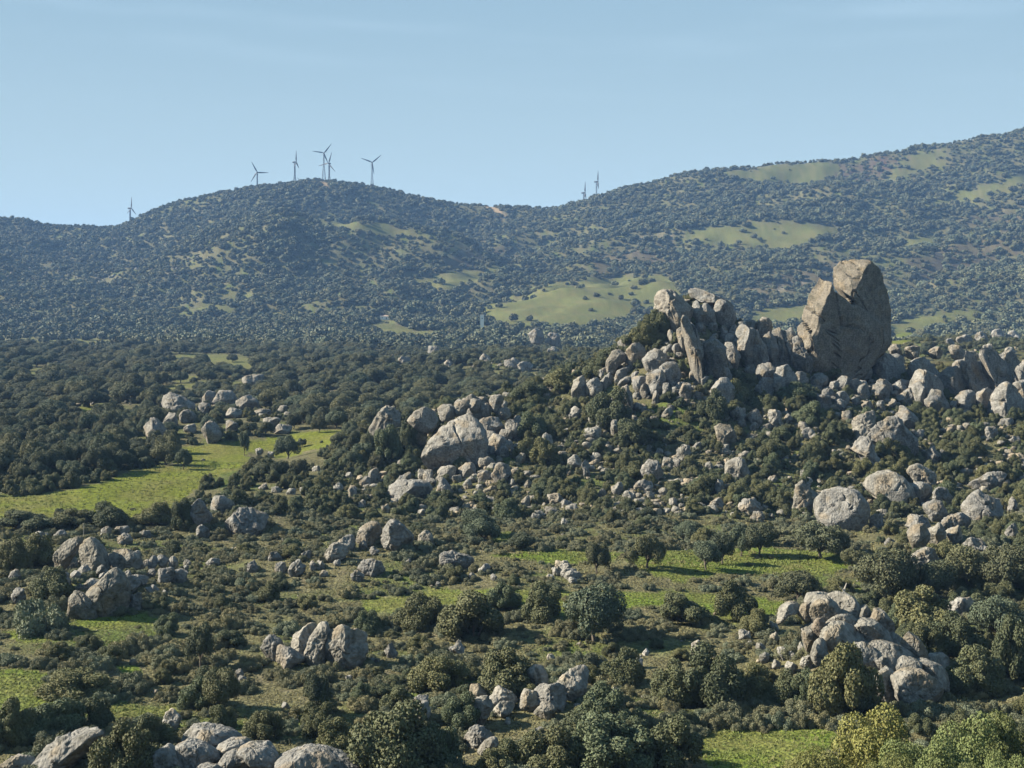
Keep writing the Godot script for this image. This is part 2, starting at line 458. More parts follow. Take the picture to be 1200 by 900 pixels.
# ------------------------------------------------------------------ rocks
func rock_mesh(poly: PackedVector2Array, pole: Vector2, thick: float, sd: int, na: int, nr: int, o: Dictionary) -> ArrayMesh:
	# a boulder with the given outline (metres, x right, y up), its front bulging from "pole"; real depth behind it
	var lo := poly[0]
	var hi := poly[0]
	for p in poly:
		lo = lo.min(p); hi = hi.max(p)
	var size := sqrt((hi.x - lo.x) * (hi.y - lo.y))
	var rr := RandomNumberGenerator.new()
	rr.seed = sd * 7919 + 13
	var rad := PackedFloat32Array()
	rad.resize(na)
	for k in na:
		var a := TAU * k / na
		var dir := Vector2(cos(a), sin(a))
		var best := 0.02 * size
		for i in poly.size():
			var p := poly[i]
			var e := poly[(i + 1) % poly.size()] - p
			var den := dir.cross(e)
			if absf(den) < 1e-9: continue
			var t := (p - pole).cross(e) / den
			var w := (p - pole).cross(dir) / den
			if t > 0.0 and w >= -0.001 and w <= 1.001: best = maxf(best, t)
		rad[k] = best
	var sm := rad.duplicate()
	for k in na: sm[k] = rad[k] * 0.6 + 0.2 * (rad[(k + 1) % na] + rad[(k + na - 1) % na])
	rad = sm
	var planes := []
	for k in int(o.get("cuts", 8)):
		var n := Vector3(rr.randf_range(-1, 1), rr.randf_range(-0.6, 0.9), rr.randf_range(0.45, 1.0) * (1.0 if k % 3 else -1.0)).normalized()
		var sup := sqrt(pow(n.x * (hi.x - lo.x) * 0.5, 2) + pow(n.y * (hi.y - lo.y) * 0.5, 2) + pow(n.z * thick, 2))
		planes.append([n, sup * rr.randf_range(0.56, 0.86)])
	for rg in o.get("ridges", []):      # flat faces that start at a given front edge
		var rn := Vector3(rg[2], rg[3], rg[4]).normalized()
		planes.append([rn, rn.dot(Vector3((rg[0] - 0.5) * (hi.x - lo.x), (rg[5] if rg.size() > 5 else 0.0) * (hi.y - lo.y), rg[1] * thick))])
	for pl in o.get("planes", []): planes.append([Vector3(pl[0], pl[1], pl[2]).normalized(), pl[3] * size])
	var mid := Vector3((lo.x + hi.x) * 0.5, (lo.y + hi.y) * 0.5, 0)
	var blk: float = o.get("blk", 0.72)
	var v := PackedVector3Array()
	var col := PackedColorArray()
	var off := Vector3(rr.randf() * 90.0, rr.randf() * 90.0, rr.randf() * 90.0)
	var rings := 2 * nr
	var amp: float = o.get("amp", 0.07)
	var base: Color = o.get("col", Color(0.42, 0.40, 0.37)) * 0.66
	base = base.lerp(Color(base.g, base.g, base.g * 0.97), 0.12 if o.has("groove") else 0.42)
	base = base * rr.randf_range(0.82, 1.12)
	for k in rings + 1:
		var phi := PI * k / rings
		var rf := pow(sin(phi), minf(0.85, blk + 0.1)) if k > 0 and k < rings else 0.0
		var dz := cos(phi)
		dz = signf(dz) * pow(absf(dz), blk) * thick
		for j in na:
			if (k == 0 or k == rings) and j > 0: break
			var a := TAU * j / na
			var p := Vector3(pole.x + cos(a) * rad[j] * rf, pole.y + sin(a) * rad[j] * rf, dz)
			# the pole leans back to the middle on the hidden side
			if dz < 0.0: p = p.lerp(Vector3(mid.x + (p.x - pole.x), mid.y + (p.y - pole.y), p.z), 1.0 - rf)
			for pl in planes:
				var e: float = (p - mid).dot(pl[0]) - pl[1]
				if e > 0.0: p -= pl[0] * e * 0.88
			var q := p / size
			var dir := (p - mid).normalized()
			var n := nz.get_noise_3dv(q * 1.7 + off) * amp + (0.5 - absf(nz.get_noise_3dv(q * 3.6 + off)) * 1.6) * amp * 0.36 + nz.get_noise_3dv(q * 9.0 + off) * amp * 0.3
			var cr := absf(nz.get_noise_3dv(Vector3(q.x * 1.5 + q.y * 0.7, q.y * 0.55 - q.x * 0.3, q.z) * float(o.get("crack", 1.6)) + off * 2.0))
			if cr < 0.055: n -= (0.055 - cr) * float(o.get("groove", 1.1))
			p += dir * n * size
			v.append(p)
			var w := p * 0.35 + off
			var c := base * (1.0 + 0.22 * nz.get_noise_3dv(w * 1.3))
			c = c.lerp(Color(0.46, 0.35, 0.21) * (base.g / 0.40), clampf(nz.get_noise_3dv(w * 0.8 + Vector3(9, 4, 2)) * 1.5 - 0.4, 0.0, 0.45))
			c = c.lerp(Color(0.11, 0.108, 0.088), clampf(nz2.get_noise_3dv(Vector3(w.x, w.y * 0.3, w.z) * 1.8 + Vector3(3, 14, 5)) * 2.6 - 0.55, 0.0, 0.7))
			col.append(c)
	var idx := PackedInt32Array()
	for j in na:
		idx.append(0); idx.append(1 + (j + 1) % na); idx.append(1 + j)
	for k in range(1, rings - 1):
		for j in na:
			var a := 1 + (k - 1) * na + j
			var b := 1 + (k - 1) * na + (j + 1) % na
			idx.append(a); idx.append(b); idx.append(b + na)
			idx.append(a); idx.append(b + na); idx.append(a + na)
	var last := v.size() - 1
	for j in na:
		idx.append(last); idx.append(1 + (rings - 2) * na + j); idx.append(1 + (rings - 2) * na + (j + 1) % na)
	return mesh_of(v, idx, col)

var rock_seed := 0
func rock(a: Array, depth: float, o := {}) -> MeshInstance3D:
	# a: outline in photo pixels; depth: metres from the camera to its middle
	rock_seed += 1
	var p := pts(a)
	var lo := p[0]
	var hi := p[0]
	for q in p:
		lo = lo.min(q); hi = hi.max(q)
	if hi.x - lo.x > 9.0 and (not o.has("gap") or rock_seed % 3 == 0): keep_clear.append([lo.x + (hi.x - lo.x) * 0.2, hi.x - (hi.x - lo.x) * 0.2, lo.y, hi.y - (hi.y - lo.y) * 0.45, depth + 1.0])
	var h := hi.y - lo.y
	var k := depth / F
	var cx := (lo.x + hi.x) * 0.5
	var bury: float = o.get("bury", 0.22)
	var loc := PackedVector2Array()
	for q in p:
		var yy := q.y
		if yy > hi.y - h * 0.3: yy += h * bury * (yy - (hi.y - h * 0.3)) / (h * 0.3)
		var gr: float = o.get("grow", 1.0)
		loc.append(Vector2((q.x - cx) * k * gr, (hi.y - yy - (lo.y + h * 0.5 - yy) * (1.0 - gr)) * k if gr == 1.0 else ((hi.y - lo.y) * 0.5 + (lo.y + h * 0.5 - yy) * gr) * k))
	var pole: Vector2 = o.get("pole", Vector2(0.42, 0.45))
	var pl := Vector2((lo.x + (hi.x - lo.x) * pole.x - cx) * k, (hi.y - lo.y) * (1.0 - pole.y) * k)
	if not inside(loc, pl):
		pl = Vector2.ZERO
		for q in loc: pl += q / loc.size()
	var big := maxf(hi.x - lo.x, h)
	var na := 26 if big < 14 else (40 if big < 34 else (72 if big < 75 else 120))
	var nr := 6 if big < 14 else (9 if big < 34 else (17 if big < 75 else 28))
	var thick: float = o.get("thick", 0.48) * sqrt((hi.x - lo.x) * h) * k
	var m := mi(rock_mesh(loc, pl, thick, rock_seed, na, nr, o), M.rock)
	m.position = Vector3((cx - CX) * k, EYE - (hi.y - HY) * k, -depth)
	return m

func depth_at(a: Array, dmax := 3000.0) -> float:
	var lo := 9999.0
	var hi := -9999.0
	var yb := -9999.0
	for i in range(0, a.size(), 2):
		lo = minf(lo, a[i]); hi = maxf(hi, a[i]); yb = maxf(yb, a[i + 1])
	return minf(-ground((lo + hi) * 0.5, yb, dmax + 1.0).z, dmax)

func box_outline(b: Array) -> Array:      # an irregular outline inside a pixel box
	var r := RandomNumberGenerator.new()
	r.seed = int(b[0] * 31 + b[2] * 17)
	var a := []
	var n := 8
	for i in n:
		var t := TAU * (i + r.randf_range(-0.35, 0.35)) / n
		var c := cos(t)
		var s := sin(t)
		var w := r.randf_range(0.72, 1.04)
		a.append((b[0] + b[1]) * 0.5 + signf(c) * pow(absf(c), 0.75) * (b[1] - b[0]) * 0.5 * w)
		a.append((b[2] + b[3]) * 0.5 + signf(s) * pow(absf(s), 0.75) * (b[3] - b[2]) * 0.5 * w)
	return a

func outcrop(called: String, label: String, pieces: Array, at: Vector3) -> Node3D:
	# pieces: [name, outline, depth, options]
	var t := top(Node3D.new(), called)
	t.position = at
	tag(t, label, "rock formation")
	for p in pieces:
		var a: Array = p[1] if p[1].size() > 4 else box_outline(p[1])
		var m := rock(a, minf(p[2], depth_at(a) + 0.5), p[3] if p.size() > 3 else {})
		m.name = p[0]
		m.position -= at
		if p.size() > 4: m.set_meta("label", p[4])
		t.add_child(m, true)
	return t

func fill_blocks(list: Array, called: String, region: Array, size: float, dmax: float, o: Dictionary) -> void:
	# jointed bedrock: irregular blocks packed side by side over a part of the slope
	var poly := pts(region)
	var lo := poly[0]
	var hi := poly[0]
	for q in poly:
		lo = lo.min(q); hi = hi.max(q)
	var r := RandomNumberGenerator.new()
	r.seed = int(lo.x * 13.0 + hi.y)
	var y := lo.y
	var row := 0
	while y < hi.y:
		var x := lo.x + (size * 0.5 if row % 2 else 0.0)
		while x < hi.x:
			var c := Vector2(x + r.randf_range(-0.3, 0.3) * size, y + r.randf_range(-0.25, 0.25) * size)
			var s := size * (0.5 + 1.0 * pow(r.randf(), 1.3))
			var tall := r.randf_range(0.6, 1.1)
			var turn := r.randf_range(-0.5, 0.2)
			var n := 7
			var a := []
			for i in n:
				var t := TAU * (i + r.randf_range(-0.3, 0.3)) / n
				var v := Vector2(cos(t), sin(t) * tall).rotated(turn) * s * 0.62 * r.randf_range(0.8, 1.1)
				a.append(c.x + v.x); a.append(c.y + v.y)
			x += size
			if not inside(poly, c) or r.randf() < float(o.get("gap", 0.1)): continue
			list.append([called, a, dmax, o])
		y += size * 0.72
		row += 1

func boulder(a: Array, label: String, group := "", o := {}, dep := 0.0, dmax := 3000.0) -> void:
	var out := a if a.size() > 4 else box_outline(a)
	var dg := depth_at(out, dmax)
	dep = dg if dep == 0.0 else minf(dep, dg)
	if a.size() == 4:
		o = o.duplicate()
		o.merge({"cuts": 11, "blk": 0.6, "bury": 0.4, "amp": 0.10})
	var m := rock(out, dep, o)
	top(m, "boulder")
	tag(m, label, "boulder", group)

# ------------------------------------------------------------------ the rocks of the photograph
func build_rocks() -> void:
	build_tor()
	build_outcrops()
	build_boulders()

func build_tor() -> void:
	var P := func(x, y): return Vector2(x, y)
	var warm := Color(0.44, 0.385, 0.31)
	var t := []
	# the leaning tower: a tapering body and a great block resting against its right side
	t.append(["tower_body", [919, 386, 932, 370, 942, 356, 949, 338, 957, 321, 965, 332, 977, 341, 994, 347, 1008, 356, 1018, 369, 1030, 380, 1040, 394, 1042, 408, 1030, 424, 1012, 438, 990, 446, 972, 444, 955, 434, 942, 416, 932, 395], 366.0,
		{"pole": Vector2(0.3, 0.5), "thick": 0.34, "blk": 0.5, "cuts": 4, "amp": 0.05, "crack": 2.2, "col": warm, "bury": 0.1, "groove": 2.2, "ridges": [[0.14, 0.6, 0.26, 0.04, 0.96]]}, "tapering grey rock body with a pointed top"])
	t.append(["leaning_block", [981, 325, 981, 312, 986, 304, 996, 300, 1004, 302, 1020, 306, 1033, 314, 1041, 327, 1045, 351, 1048, 373, 1048, 392, 1046, 408, 1036, 398, 1020, 384, 1010, 372, 999, 357, 988, 344, 983, 337], 360.5,
		{"pole": Vector2(0.36, 0.35), "thick": 0.46, "blk": 0.5, "cuts": 3, "amp": 0.045, "crack": 2.0, "col": warm, "bury": 0.05, "groove": 1.8, "ridges": [[0.24, 0.55, 0.55, 0.12, 0.83]]}, "great block leaning against the tower"])
	t.append(["boulder", [1000, 430, 1002, 421, 1010, 417, 1019, 420, 1023, 430, 1020, 440, 1008, 442], 358.0])
	t.append(["slab", [1022, 413, 1036, 410, 1052, 414, 1066, 422, 1070, 430, 1064, 444, 1050, 450, 1036, 448, 1026, 438], 362.0, {"pole": Vector2(0.3, 0.3), "ridges": [[0.2, 0.6, 0.6, 0.2, 0.77]]}])
	for b in [[908, 928, 430, 448], [924, 948, 433, 452], [946, 976, 436, 454], [974, 1002, 440, 460], [1000, 1020, 444, 462], [1016, 1044, 448, 470]]:
		t.append(["block", b, 352.0, {"thick": 0.6}])
	# the row of upright blocks between the pinnacle and the tower
	t.append(["round_boulder", [887, 384, 888, 376, 894, 371, 902, 372, 907, 380, 905, 390, 896, 394, 889, 391], 366.0, {"col": warm}])
	for c in [[876, 388, 886, 385, 896, 402, 902, 430, 886, 434, 878, 415], [890, 392, 902, 388, 910, 400, 914, 428, 902, 434, 895, 412], [905, 386, 914, 383, 922, 400, 928, 428, 912, 432, 906, 408], [915, 388, 926, 383, 934, 396, 940, 424, 928, 432, 920, 410], [928, 396, 936, 394, 946, 410, 954, 432, 942, 440, 930, 430], [862, 386, 872, 380, 884, 388, 888, 410, 880, 428, 866, 420, 860, 402]]:
		t.append(["upright_block", c, 363.0, {"pole": Vector2(0.3, 0.4), "thick": 0.6}])
	t.append(["block", [874, 376, 882, 374, 890, 380, 890, 392, 878, 394, 872, 386], 367.0])
	t.append(["block", [866, 400, 884, 398, 890, 412, 884, 424, 870, 424, 862, 412], 358.0])
	t.append(["block", [884, 428, 900, 422, 912, 432, 908, 446, 890, 448], 354.0])
	var bed := {"thick": 0.6, "blk": 0.5, "cuts": 10, "amp": 0.045, "bury": 0.3, "grow": 1.16, "pole": Vector2(0.35, 0.4), "gap": 0.22, "ridges": [[0.25, 0.7, 0.5, 0.15, 0.85]]}
	fill_blocks(t, "bedrock_block", [872, 424, 905, 418, 950, 436, 1010, 440, 1024, 420, 1040, 470, 990, 476, 930, 466, 880, 448], 21.0, 364.0, bed)
	outcrop("leaning_tower_tor", "tall grey granite tower with a huge block leaning on its side", t, Vector3((985 - CX) / F * 366, 20, -366))
	# the split pinnacle
	var s := []
	s.append(["summit_block", [762, 362, 768, 350, 776, 340, 786, 336, 796, 340, 804, 347, 814, 356, 814, 372, 806, 382, 792, 386, 782, 378, 772, 370], 364.0, {"pole": Vector2(0.38, 0.45), "col": warm, "thick": 0.5, "planes": [[-0.7, 0.3, 0.65, 0.34]]}])
	s.append(["summit_slab", [806, 340, 818, 337, 834, 344, 858, 355, 856, 362, 834, 356, 812, 350], 372.0, {"thick": 0.8}])
	s.append(["block", [818, 372, 822, 358, 832, 353, 838, 365, 838, 380, 826, 381], 362.0, {"thick": 0.55}])
	s.append(["block", [834, 354, 846, 351, 858, 358, 862, 372, 858, 380, 842, 381, 836, 368], 364.0, {"pole": Vector2(0.3, 0.4)}])
	s.append(["block", [808, 352, 820, 350, 828, 360, 826, 376, 814, 378, 808, 366], 366.0])
	for c in [[812, 829, 377, 390], [829, 843, 377, 388], [843, 854, 379, 400], [852, 867, 378, 402], [864, 876, 376, 386]]:
		s.append(["block", c, 360.0, {"thick": 0.6}])
	s.append(["upright_slab", [791, 380, 797, 379, 803, 394, 805, 412, 799, 412, 794, 396], 357.0, {"thick": 0.7, "col": warm}])
	s.append(["upright_slab", [798, 368, 806, 370, 814, 395, 820, 420, 826, 446, 815, 446, 808, 418, 802, 395], 357.0, {"thick": 0.6, "col": warm}])
	s.append(["upright_slab", [806, 376, 814, 380, 822, 404, 826, 430, 822, 440, 815, 420, 808, 395], 359.0, {"thick": 0.6}])
	s.append(["upright_slab", [783, 385, 789, 388, 791, 400, 786, 402, 782, 394], 357.0, {"thick": 0.8, "col": warm}])
	s.append(["smooth_face", [818, 416, 824, 401, 838, 397, 850, 408, 852, 428, 840, 440, 824, 436], 352.0, {"thick": 0.5, "cuts": 3}])
	s.append(["block", [850, 400, 862, 402, 868, 418, 862, 432, 850, 428], 356.0])
	s.append(["block", [836, 430, 852, 428, 860, 440, 852, 452, 838, 450], 347.0])
	s.append(["round_boulder", [753, 422, 758, 414, 768, 409, 780, 411, 786, 420, 784, 432, 770, 435, 757, 431], 349.0, {"thick": 0.55}])
	s.append(["block", [760, 434, 772, 431, 780, 440, 776, 458, 764, 462, 756, 452], 345.0])
	s.append(["block", [749, 462, 751, 452, 757, 447, 762, 455, 758, 466], 343.0, {"col": warm}])
	s.append(["block", [710, 434, 711, 424, 718, 412, 726, 407, 734, 411, 734, 422, 725, 428, 718, 436], 349.0, {"col": warm}])
	s.append(["block", [732, 412, 744, 402, 758, 400, 757, 416, 751, 430, 742, 428, 735, 422], 351.0, {"col": warm}])
	s.append(["round_boulder", [708, 720, 436, 450], 346.0])
	s.append(["round_boulder", [720, 731, 436, 450], 346.0])
	s.append(["thin_slab", [722, 450, 732, 442, 739, 440, 740, 444, 730, 452], 345.0, {"thick": 0.7}])
	s.append(["upright_slab", [728, 453, 736, 450, 741, 466, 741, 484, 732, 486, 729, 468], 342.0, {"col": warm}])
	for b in [[741, 750, 448, 458], [740, 752, 459, 468], [741, 753, 470, 482], [763, 775, 457, 474], [776, 785, 444, 468], [786, 794, 450, 468], [796, 812, 448, 470]]:
		s.append(["block", b, 341.0, {"thick": 0.6}])
	var bed2 := bed.duplicate()
	bed2.gap = 0.5
	fill_blocks(s, "bedrock_block", [706, 440, 735, 405, 770, 385, 800, 385, 840, 392, 880, 402, 880, 430, 850, 470, 800, 484, 740, 492, 715, 470], 15.0, 362.0, bed2)
	outcrop("split_pinnacle", "split granite pinnacle of upright slabs capped by green bushes", s, Vector3((800 - CX) / F * 362, 28, -362))
	# bare slabs right of the tower
	var r := []
	for c in [[1046, 450, 1056, 444, 1062, 454, 1056, 464, 1048, 460], [1058, 458, 1068, 453, 1074, 464, 1070, 474, 1058, 472], [1070, 452, 1080, 446, 1088, 456, 1086, 472, 1076, 478, 1070, 466], [1083, 468, 1092, 456, 1104, 459, 1114, 474, 1108, 484, 1092, 484]]:
		r.append(["block", c, 350.0, {"thick": 0.55}])
	r.append(["shoulder", [1064, 428, 1074, 420, 1086, 422, 1102, 430, 1114, 441, 1114, 458, 1098, 462, 1082, 452, 1070, 442], 364.0, {"pole": Vector2(0.3, 0.3), "ridges": [[0.2, 0.6, 0.6, 0.2, 0.77]]}])
	r.append(["dome", [1102, 446, 1108, 434, 1118, 427, 1128, 428, 1137, 440, 1143, 458, 1132, 468, 1114, 470, 1104, 460], 358.0, {"pole": Vector2(0.35, 0.35), "ridges": [[0.3, 0.6, 0.6, 0.2, 0.77]]}])
	for c in [[1126, 428, 1136, 420, 1146, 428, 1153, 446, 1156, 466, 1146, 470, 1136, 452], [1154, 422, 1166, 418, 1178, 430, 1187, 450, 1189, 468, 1176, 474, 1166, 450], [1186, 428, 1198, 426, 1212, 440, 1222, 458, 1222, 476, 1206, 478, 1196, 455]]:
		r.append(["slab", c, 362.0, {"pole": Vector2(0.3, 0.35), "thick": 0.6, "grow": 1.5, "cuts": 7, "groove": 1.8, "ridges": [[0.3, 0.6, 0.4, 0.3, 0.85]]}])
	for c in [[1058, 1082, 404, 420], [1086, 1106, 406, 420], [1108, 1132, 402, 420], [1130, 1150, 410, 424], [1040, 1060, 402, 416]]:
		r.append(["boulder", c, 376.0, {"col": warm}])
	fill_blocks(r, "bedrock_block", [1030, 440, 1046, 412, 1070, 410, 1120, 420, 1180, 420, 1215, 430, 1215, 480, 1180, 486, 1120, 488, 1070, 480, 1036, 470], 28.0, 372.0, bed)
	outcrop("bare_slab_ridge", "bare grey slabs sloping away right of the leaning tower", r, Vector3((1120 - CX) / F * 362, 20, -362))

func build_outcrops() -> void:
	var pale := Color(0.47, 0.43, 0.37)
	var t := []
	# low outcrop with a broad smooth face
	t.append(["smooth_face", [494, 538, 496, 522, 504, 511, 514, 504, 524, 496, 538, 490, 552, 488, 562, 496, 570, 508, 573, 524, 570, 538, 550, 547, 525, 550, 505, 549], 328.0, {"pole": Vector2(0.62, 0.5), "thick": 0.4, "blk": 0.5, "cuts": 5, "amp": 0.05, "col": pale, "crack": 1.2, "planes": [[-0.55, 0.45, 0.7, 0.36]]}, "broad smooth pale rock face"])
	t.append(["orange_block", [484, 508, 492, 502, 501, 508, 498, 518, 489, 518], 323.0, {"col": Color(0.5, 0.37, 0.2)}, "orange stained rock under the round boulder"])
	for b in [[510, 536, 472, 492], [530, 552, 468, 486], [548, 566, 466, 484], [560, 580, 470, 488], [572, 592, 460, 480], [582, 600, 476, 492]]:
		t.append(["block", b, 333.0, {"col": pale}])
	t.append(["round_boulder", [560, 494, 571, 485, 584, 487, 590, 498, 585, 508, 570, 508], 323.0, {}])
	for b in [[561, 584, 504, 523], [564, 582, 518, 537], [557, 582, 534, 550], [536, 558, 540, 557], [584, 602, 500, 524], [588, 612, 490, 512]]:
		t.append(["block", b, 320.0, {"col": pale}])
	fill_blocks(t, "bedrock_block", [510, 492, 540, 468, 575, 460, 600, 474, 612, 500, 606, 530, 590, 556, 540, 564, 500, 560, 505, 548, 560, 540, 574, 520, 566, 492, 540, 486], 14.0, 345.0, {"thick": 0.6, "blk": 0.5, "cuts": 6, "amp": 0.05, "bury": 0.3, "grow": 1.1, "gap": 0.12, "col": pale})
	outcrop("smooth_faced_outcrop", "low outcrop with one broad smooth pale face among bushes", t, Vector3((535 - CX) / F * 325, 8, -325))
	t = []
	for b in [[514, 534, 544, 564], [486, 510, 547, 563]]: t.append(["block", b, 309.0, {"col": pale}])
	t.append(["slab", [461, 568, 469, 557, 482, 552, 483, 562, 469, 571], 308.0])
	t.append(["slab", [451, 574, 466, 564, 490, 561, 506, 568, 506, 582, 480, 585, 458, 583], 305.0])
	t.append(["block", [511, 569, 518, 559, 529, 570, 525, 580, 513, 578], 304.0])
	for b in [[430, 446, 547, 570], [496, 512, 558, 570], [528, 544, 555, 566], [420, 436, 556, 572]]: t.append(["block", b, 306.0, {"col": pale}])
	outcrop("stepped_ledge_outcrop", "broken ledges of pale rock below the smooth faced outcrop", t, Vector3((480 - CX) / F * 306, 3, -306))
	# near jointed outcrop
	t = []
	for c in [
		["cap_slab", [943, 705, 947, 696, 958, 693, 971, 695, 973, 701, 960, 706], 6.0],
		["curved_block", [948, 724, 950, 710, 958, 702, 968, 699, 977, 706, 983, 717, 972, 724, 960, 730, 954, 740], 3.5],
		["top_block", [971, 698, 978, 693, 990, 695, 1000, 701, 1007, 710, 1004, 721, 994, 722, 984, 717, 976, 708], 4.5],
		["rusty_block", [952, 737, 957, 724, 965, 724, 967, 733, 960, 743], 2.2],
		["arched_block", [963, 737, 969, 726, 980, 718, 991, 717, 1002, 724, 1004, 736, 990, 734, 976, 735], 3.0],
		["block", [961, 748, 965, 738, 976, 731, 990, 730, 1002, 736, 1003, 748, 988, 754, 972, 758], 1.8],
		["block", [951, 770, 954, 756, 962, 749, 969, 752, 968, 772, 956, 776], 0.8],
		["block", [1001, 724, 1007, 712, 1014, 709, 1021, 718, 1020, 728, 1008, 731], 4.0],
		["block", [1016, 727, 1024, 714, 1034, 716, 1045, 728, 1052, 741, 1045, 748, 1032, 740], 3.8],
		["block", [1001, 731, 1012, 727, 1028, 729, 1041, 740, 1044, 755, 1030, 758, 1014, 750, 1003, 742], 2.4],
		["block", [1039, 749, 1048, 742, 1060, 750, 1058, 759, 1044, 759], 2.2],
		["block", [1052, 743, 1062, 739, 1075, 748, 1084, 762, 1087, 777, 1072, 776, 1060, 763, 1054, 752], 2.2],
		["block", [1014, 755, 1034, 752, 1052, 756, 1068, 765, 1062, 775, 1040, 774, 1022, 768], 1.2],
		["block", [1000, 756, 1014, 752, 1026, 762, 1024, 784, 1006, 786, 998, 770], 0.8],
		["block", [1022, 774, 1036, 768, 1049, 770, 1052, 779, 1044, 788, 1028, 788], 0.5],
		["block", [1047, 775, 1060, 770, 1077, 775, 1077, 790, 1058, 794, 1049, 787], 0.3],
		["block", [1024, 790, 1040, 784, 1053, 791, 1053, 808, 1036, 818, 1022, 806], -0.6],
		["block", [1048, 796, 1064, 787, 1082, 787, 1099, 798, 1101, 812, 1088, 826, 1066, 828, 1050, 816], -0.8],
		["block", [1074, 775, 1090, 776, 1106, 783, 1114, 793, 1108, 806, 1092, 798, 1076, 789], 0.6],
		["slab", [909, 725, 914, 714, 924, 707, 937, 705, 939, 714, 922, 720, 914, 727], 4.0],
		["slab", [934, 718, 940, 708, 953, 704, 953, 715, 944, 726], 3.8],
		["base_block", [940, 738, 956, 730, 966, 746, 960, 764, 944, 758], 3.2],
		["base_block", [985, 748, 1006, 742, 1018, 756, 1012, 776, 990, 778, 980, 764], 1.6]]:
		t.append([c[0], c[1], 139.0 + c[2] * 2.0, {"thick": 0.6, "cuts": 4, "amp": 0.03, "blk": 0.5, "bury": 0.14, "pole": Vector2(0.36, 0.42), "grow": 1.1, "col": Color(0.46, 0.34, 0.24) if c[0] == "rusty_block" else Color(0.43, 0.40, 0.34)}])
	outcrop("jointed_outcrop", "cracked grey outcrop of stacked rounded blocks behind the big round bush", t, Vector3((1020 - CX) / F * 145, 2, -145))
	# slabs at the lower left edge
	t = []
	for c in [
		[[212, 864, 222, 852, 240, 849, 262, 852, 280, 862, 290, 867, 280, 876, 256, 878, 226, 876], 131.0],
		[[246, 882, 256, 872, 270, 866, 287, 865, 296, 872, 280, 881, 262, 888], 128.0],
		[[254, 898, 262, 884, 276, 879, 296, 885, 306, 898, 280, 906], 124.0],
		[[278, 880, 290, 872, 312, 872, 326, 881, 336, 896, 322, 906, 304, 900, 294, 888], 125.5],
		[[322, 890, 344, 880, 360, 875, 380, 879, 402, 888, 426, 900, 422, 912, 360, 914, 330, 904], 123.5],
		[[205, 874, 218, 868, 236, 873, 250, 882, 260, 892, 244, 902, 220, 900, 208, 886], 126.0],
		[[180, 882, 196, 873, 208, 881, 218, 897, 208, 910, 184, 906], 124.5],
		[[218, 910, 236, 896, 256, 891, 264, 906, 250, 918], 121.5]]:
		t.append(["slab", c[0], c[1], {"thick": 0.7, "cuts": 4, "amp": 0.04, "pole": Vector2(0.35, 0.4)}])
	outcrop("whaleback_outcrop", "rounded whaleback slabs of grey rock beside dark round bush", t, Vector3((290 - CX) / F * 126, 0, -126))
	# grey slabs in the oak wood
	t = []
	for c in [[167, 500, 172, 489, 182, 487, 189, 494, 197, 508, 190, 520, 177, 516], [191, 496, 198, 482, 207, 483, 208, 500, 198, 503], [184, 468, 200, 461, 216, 465, 229, 475, 228, 488, 210, 486, 194, 478], [236, 468, 244, 457, 253, 459, 252, 470, 240, 473], [248, 473, 256, 459, 269, 457, 280, 466, 272, 475], [274, 470, 290, 463, 306, 470, 302, 481, 284, 481], [237, 504, 242, 493, 257, 495, 260, 512, 244, 518]]:
		t.append(["slab", c, minf(depth_at(c), 560.0), {"thick": 0.6, "col": pale}])
	for b in [[208, 232, 480, 496], [228, 250, 472, 486], [262, 284, 478, 492], [282, 312, 438, 452], [296, 322, 478, 488], [306, 330, 488, 500], [318, 344, 496, 508], [262, 280, 492, 506], [214, 232, 496, 508], [324, 340, 474, 484]]:
		t.append(["slab", b, minf(depth_at(box_outline(b)), 640.0), {"thick": 0.7, "col": pale}])
	outcrop("woodland_outcrop", "pale slabs breaking through the oak wood above the meadow tongue", t, ground(250, 505))

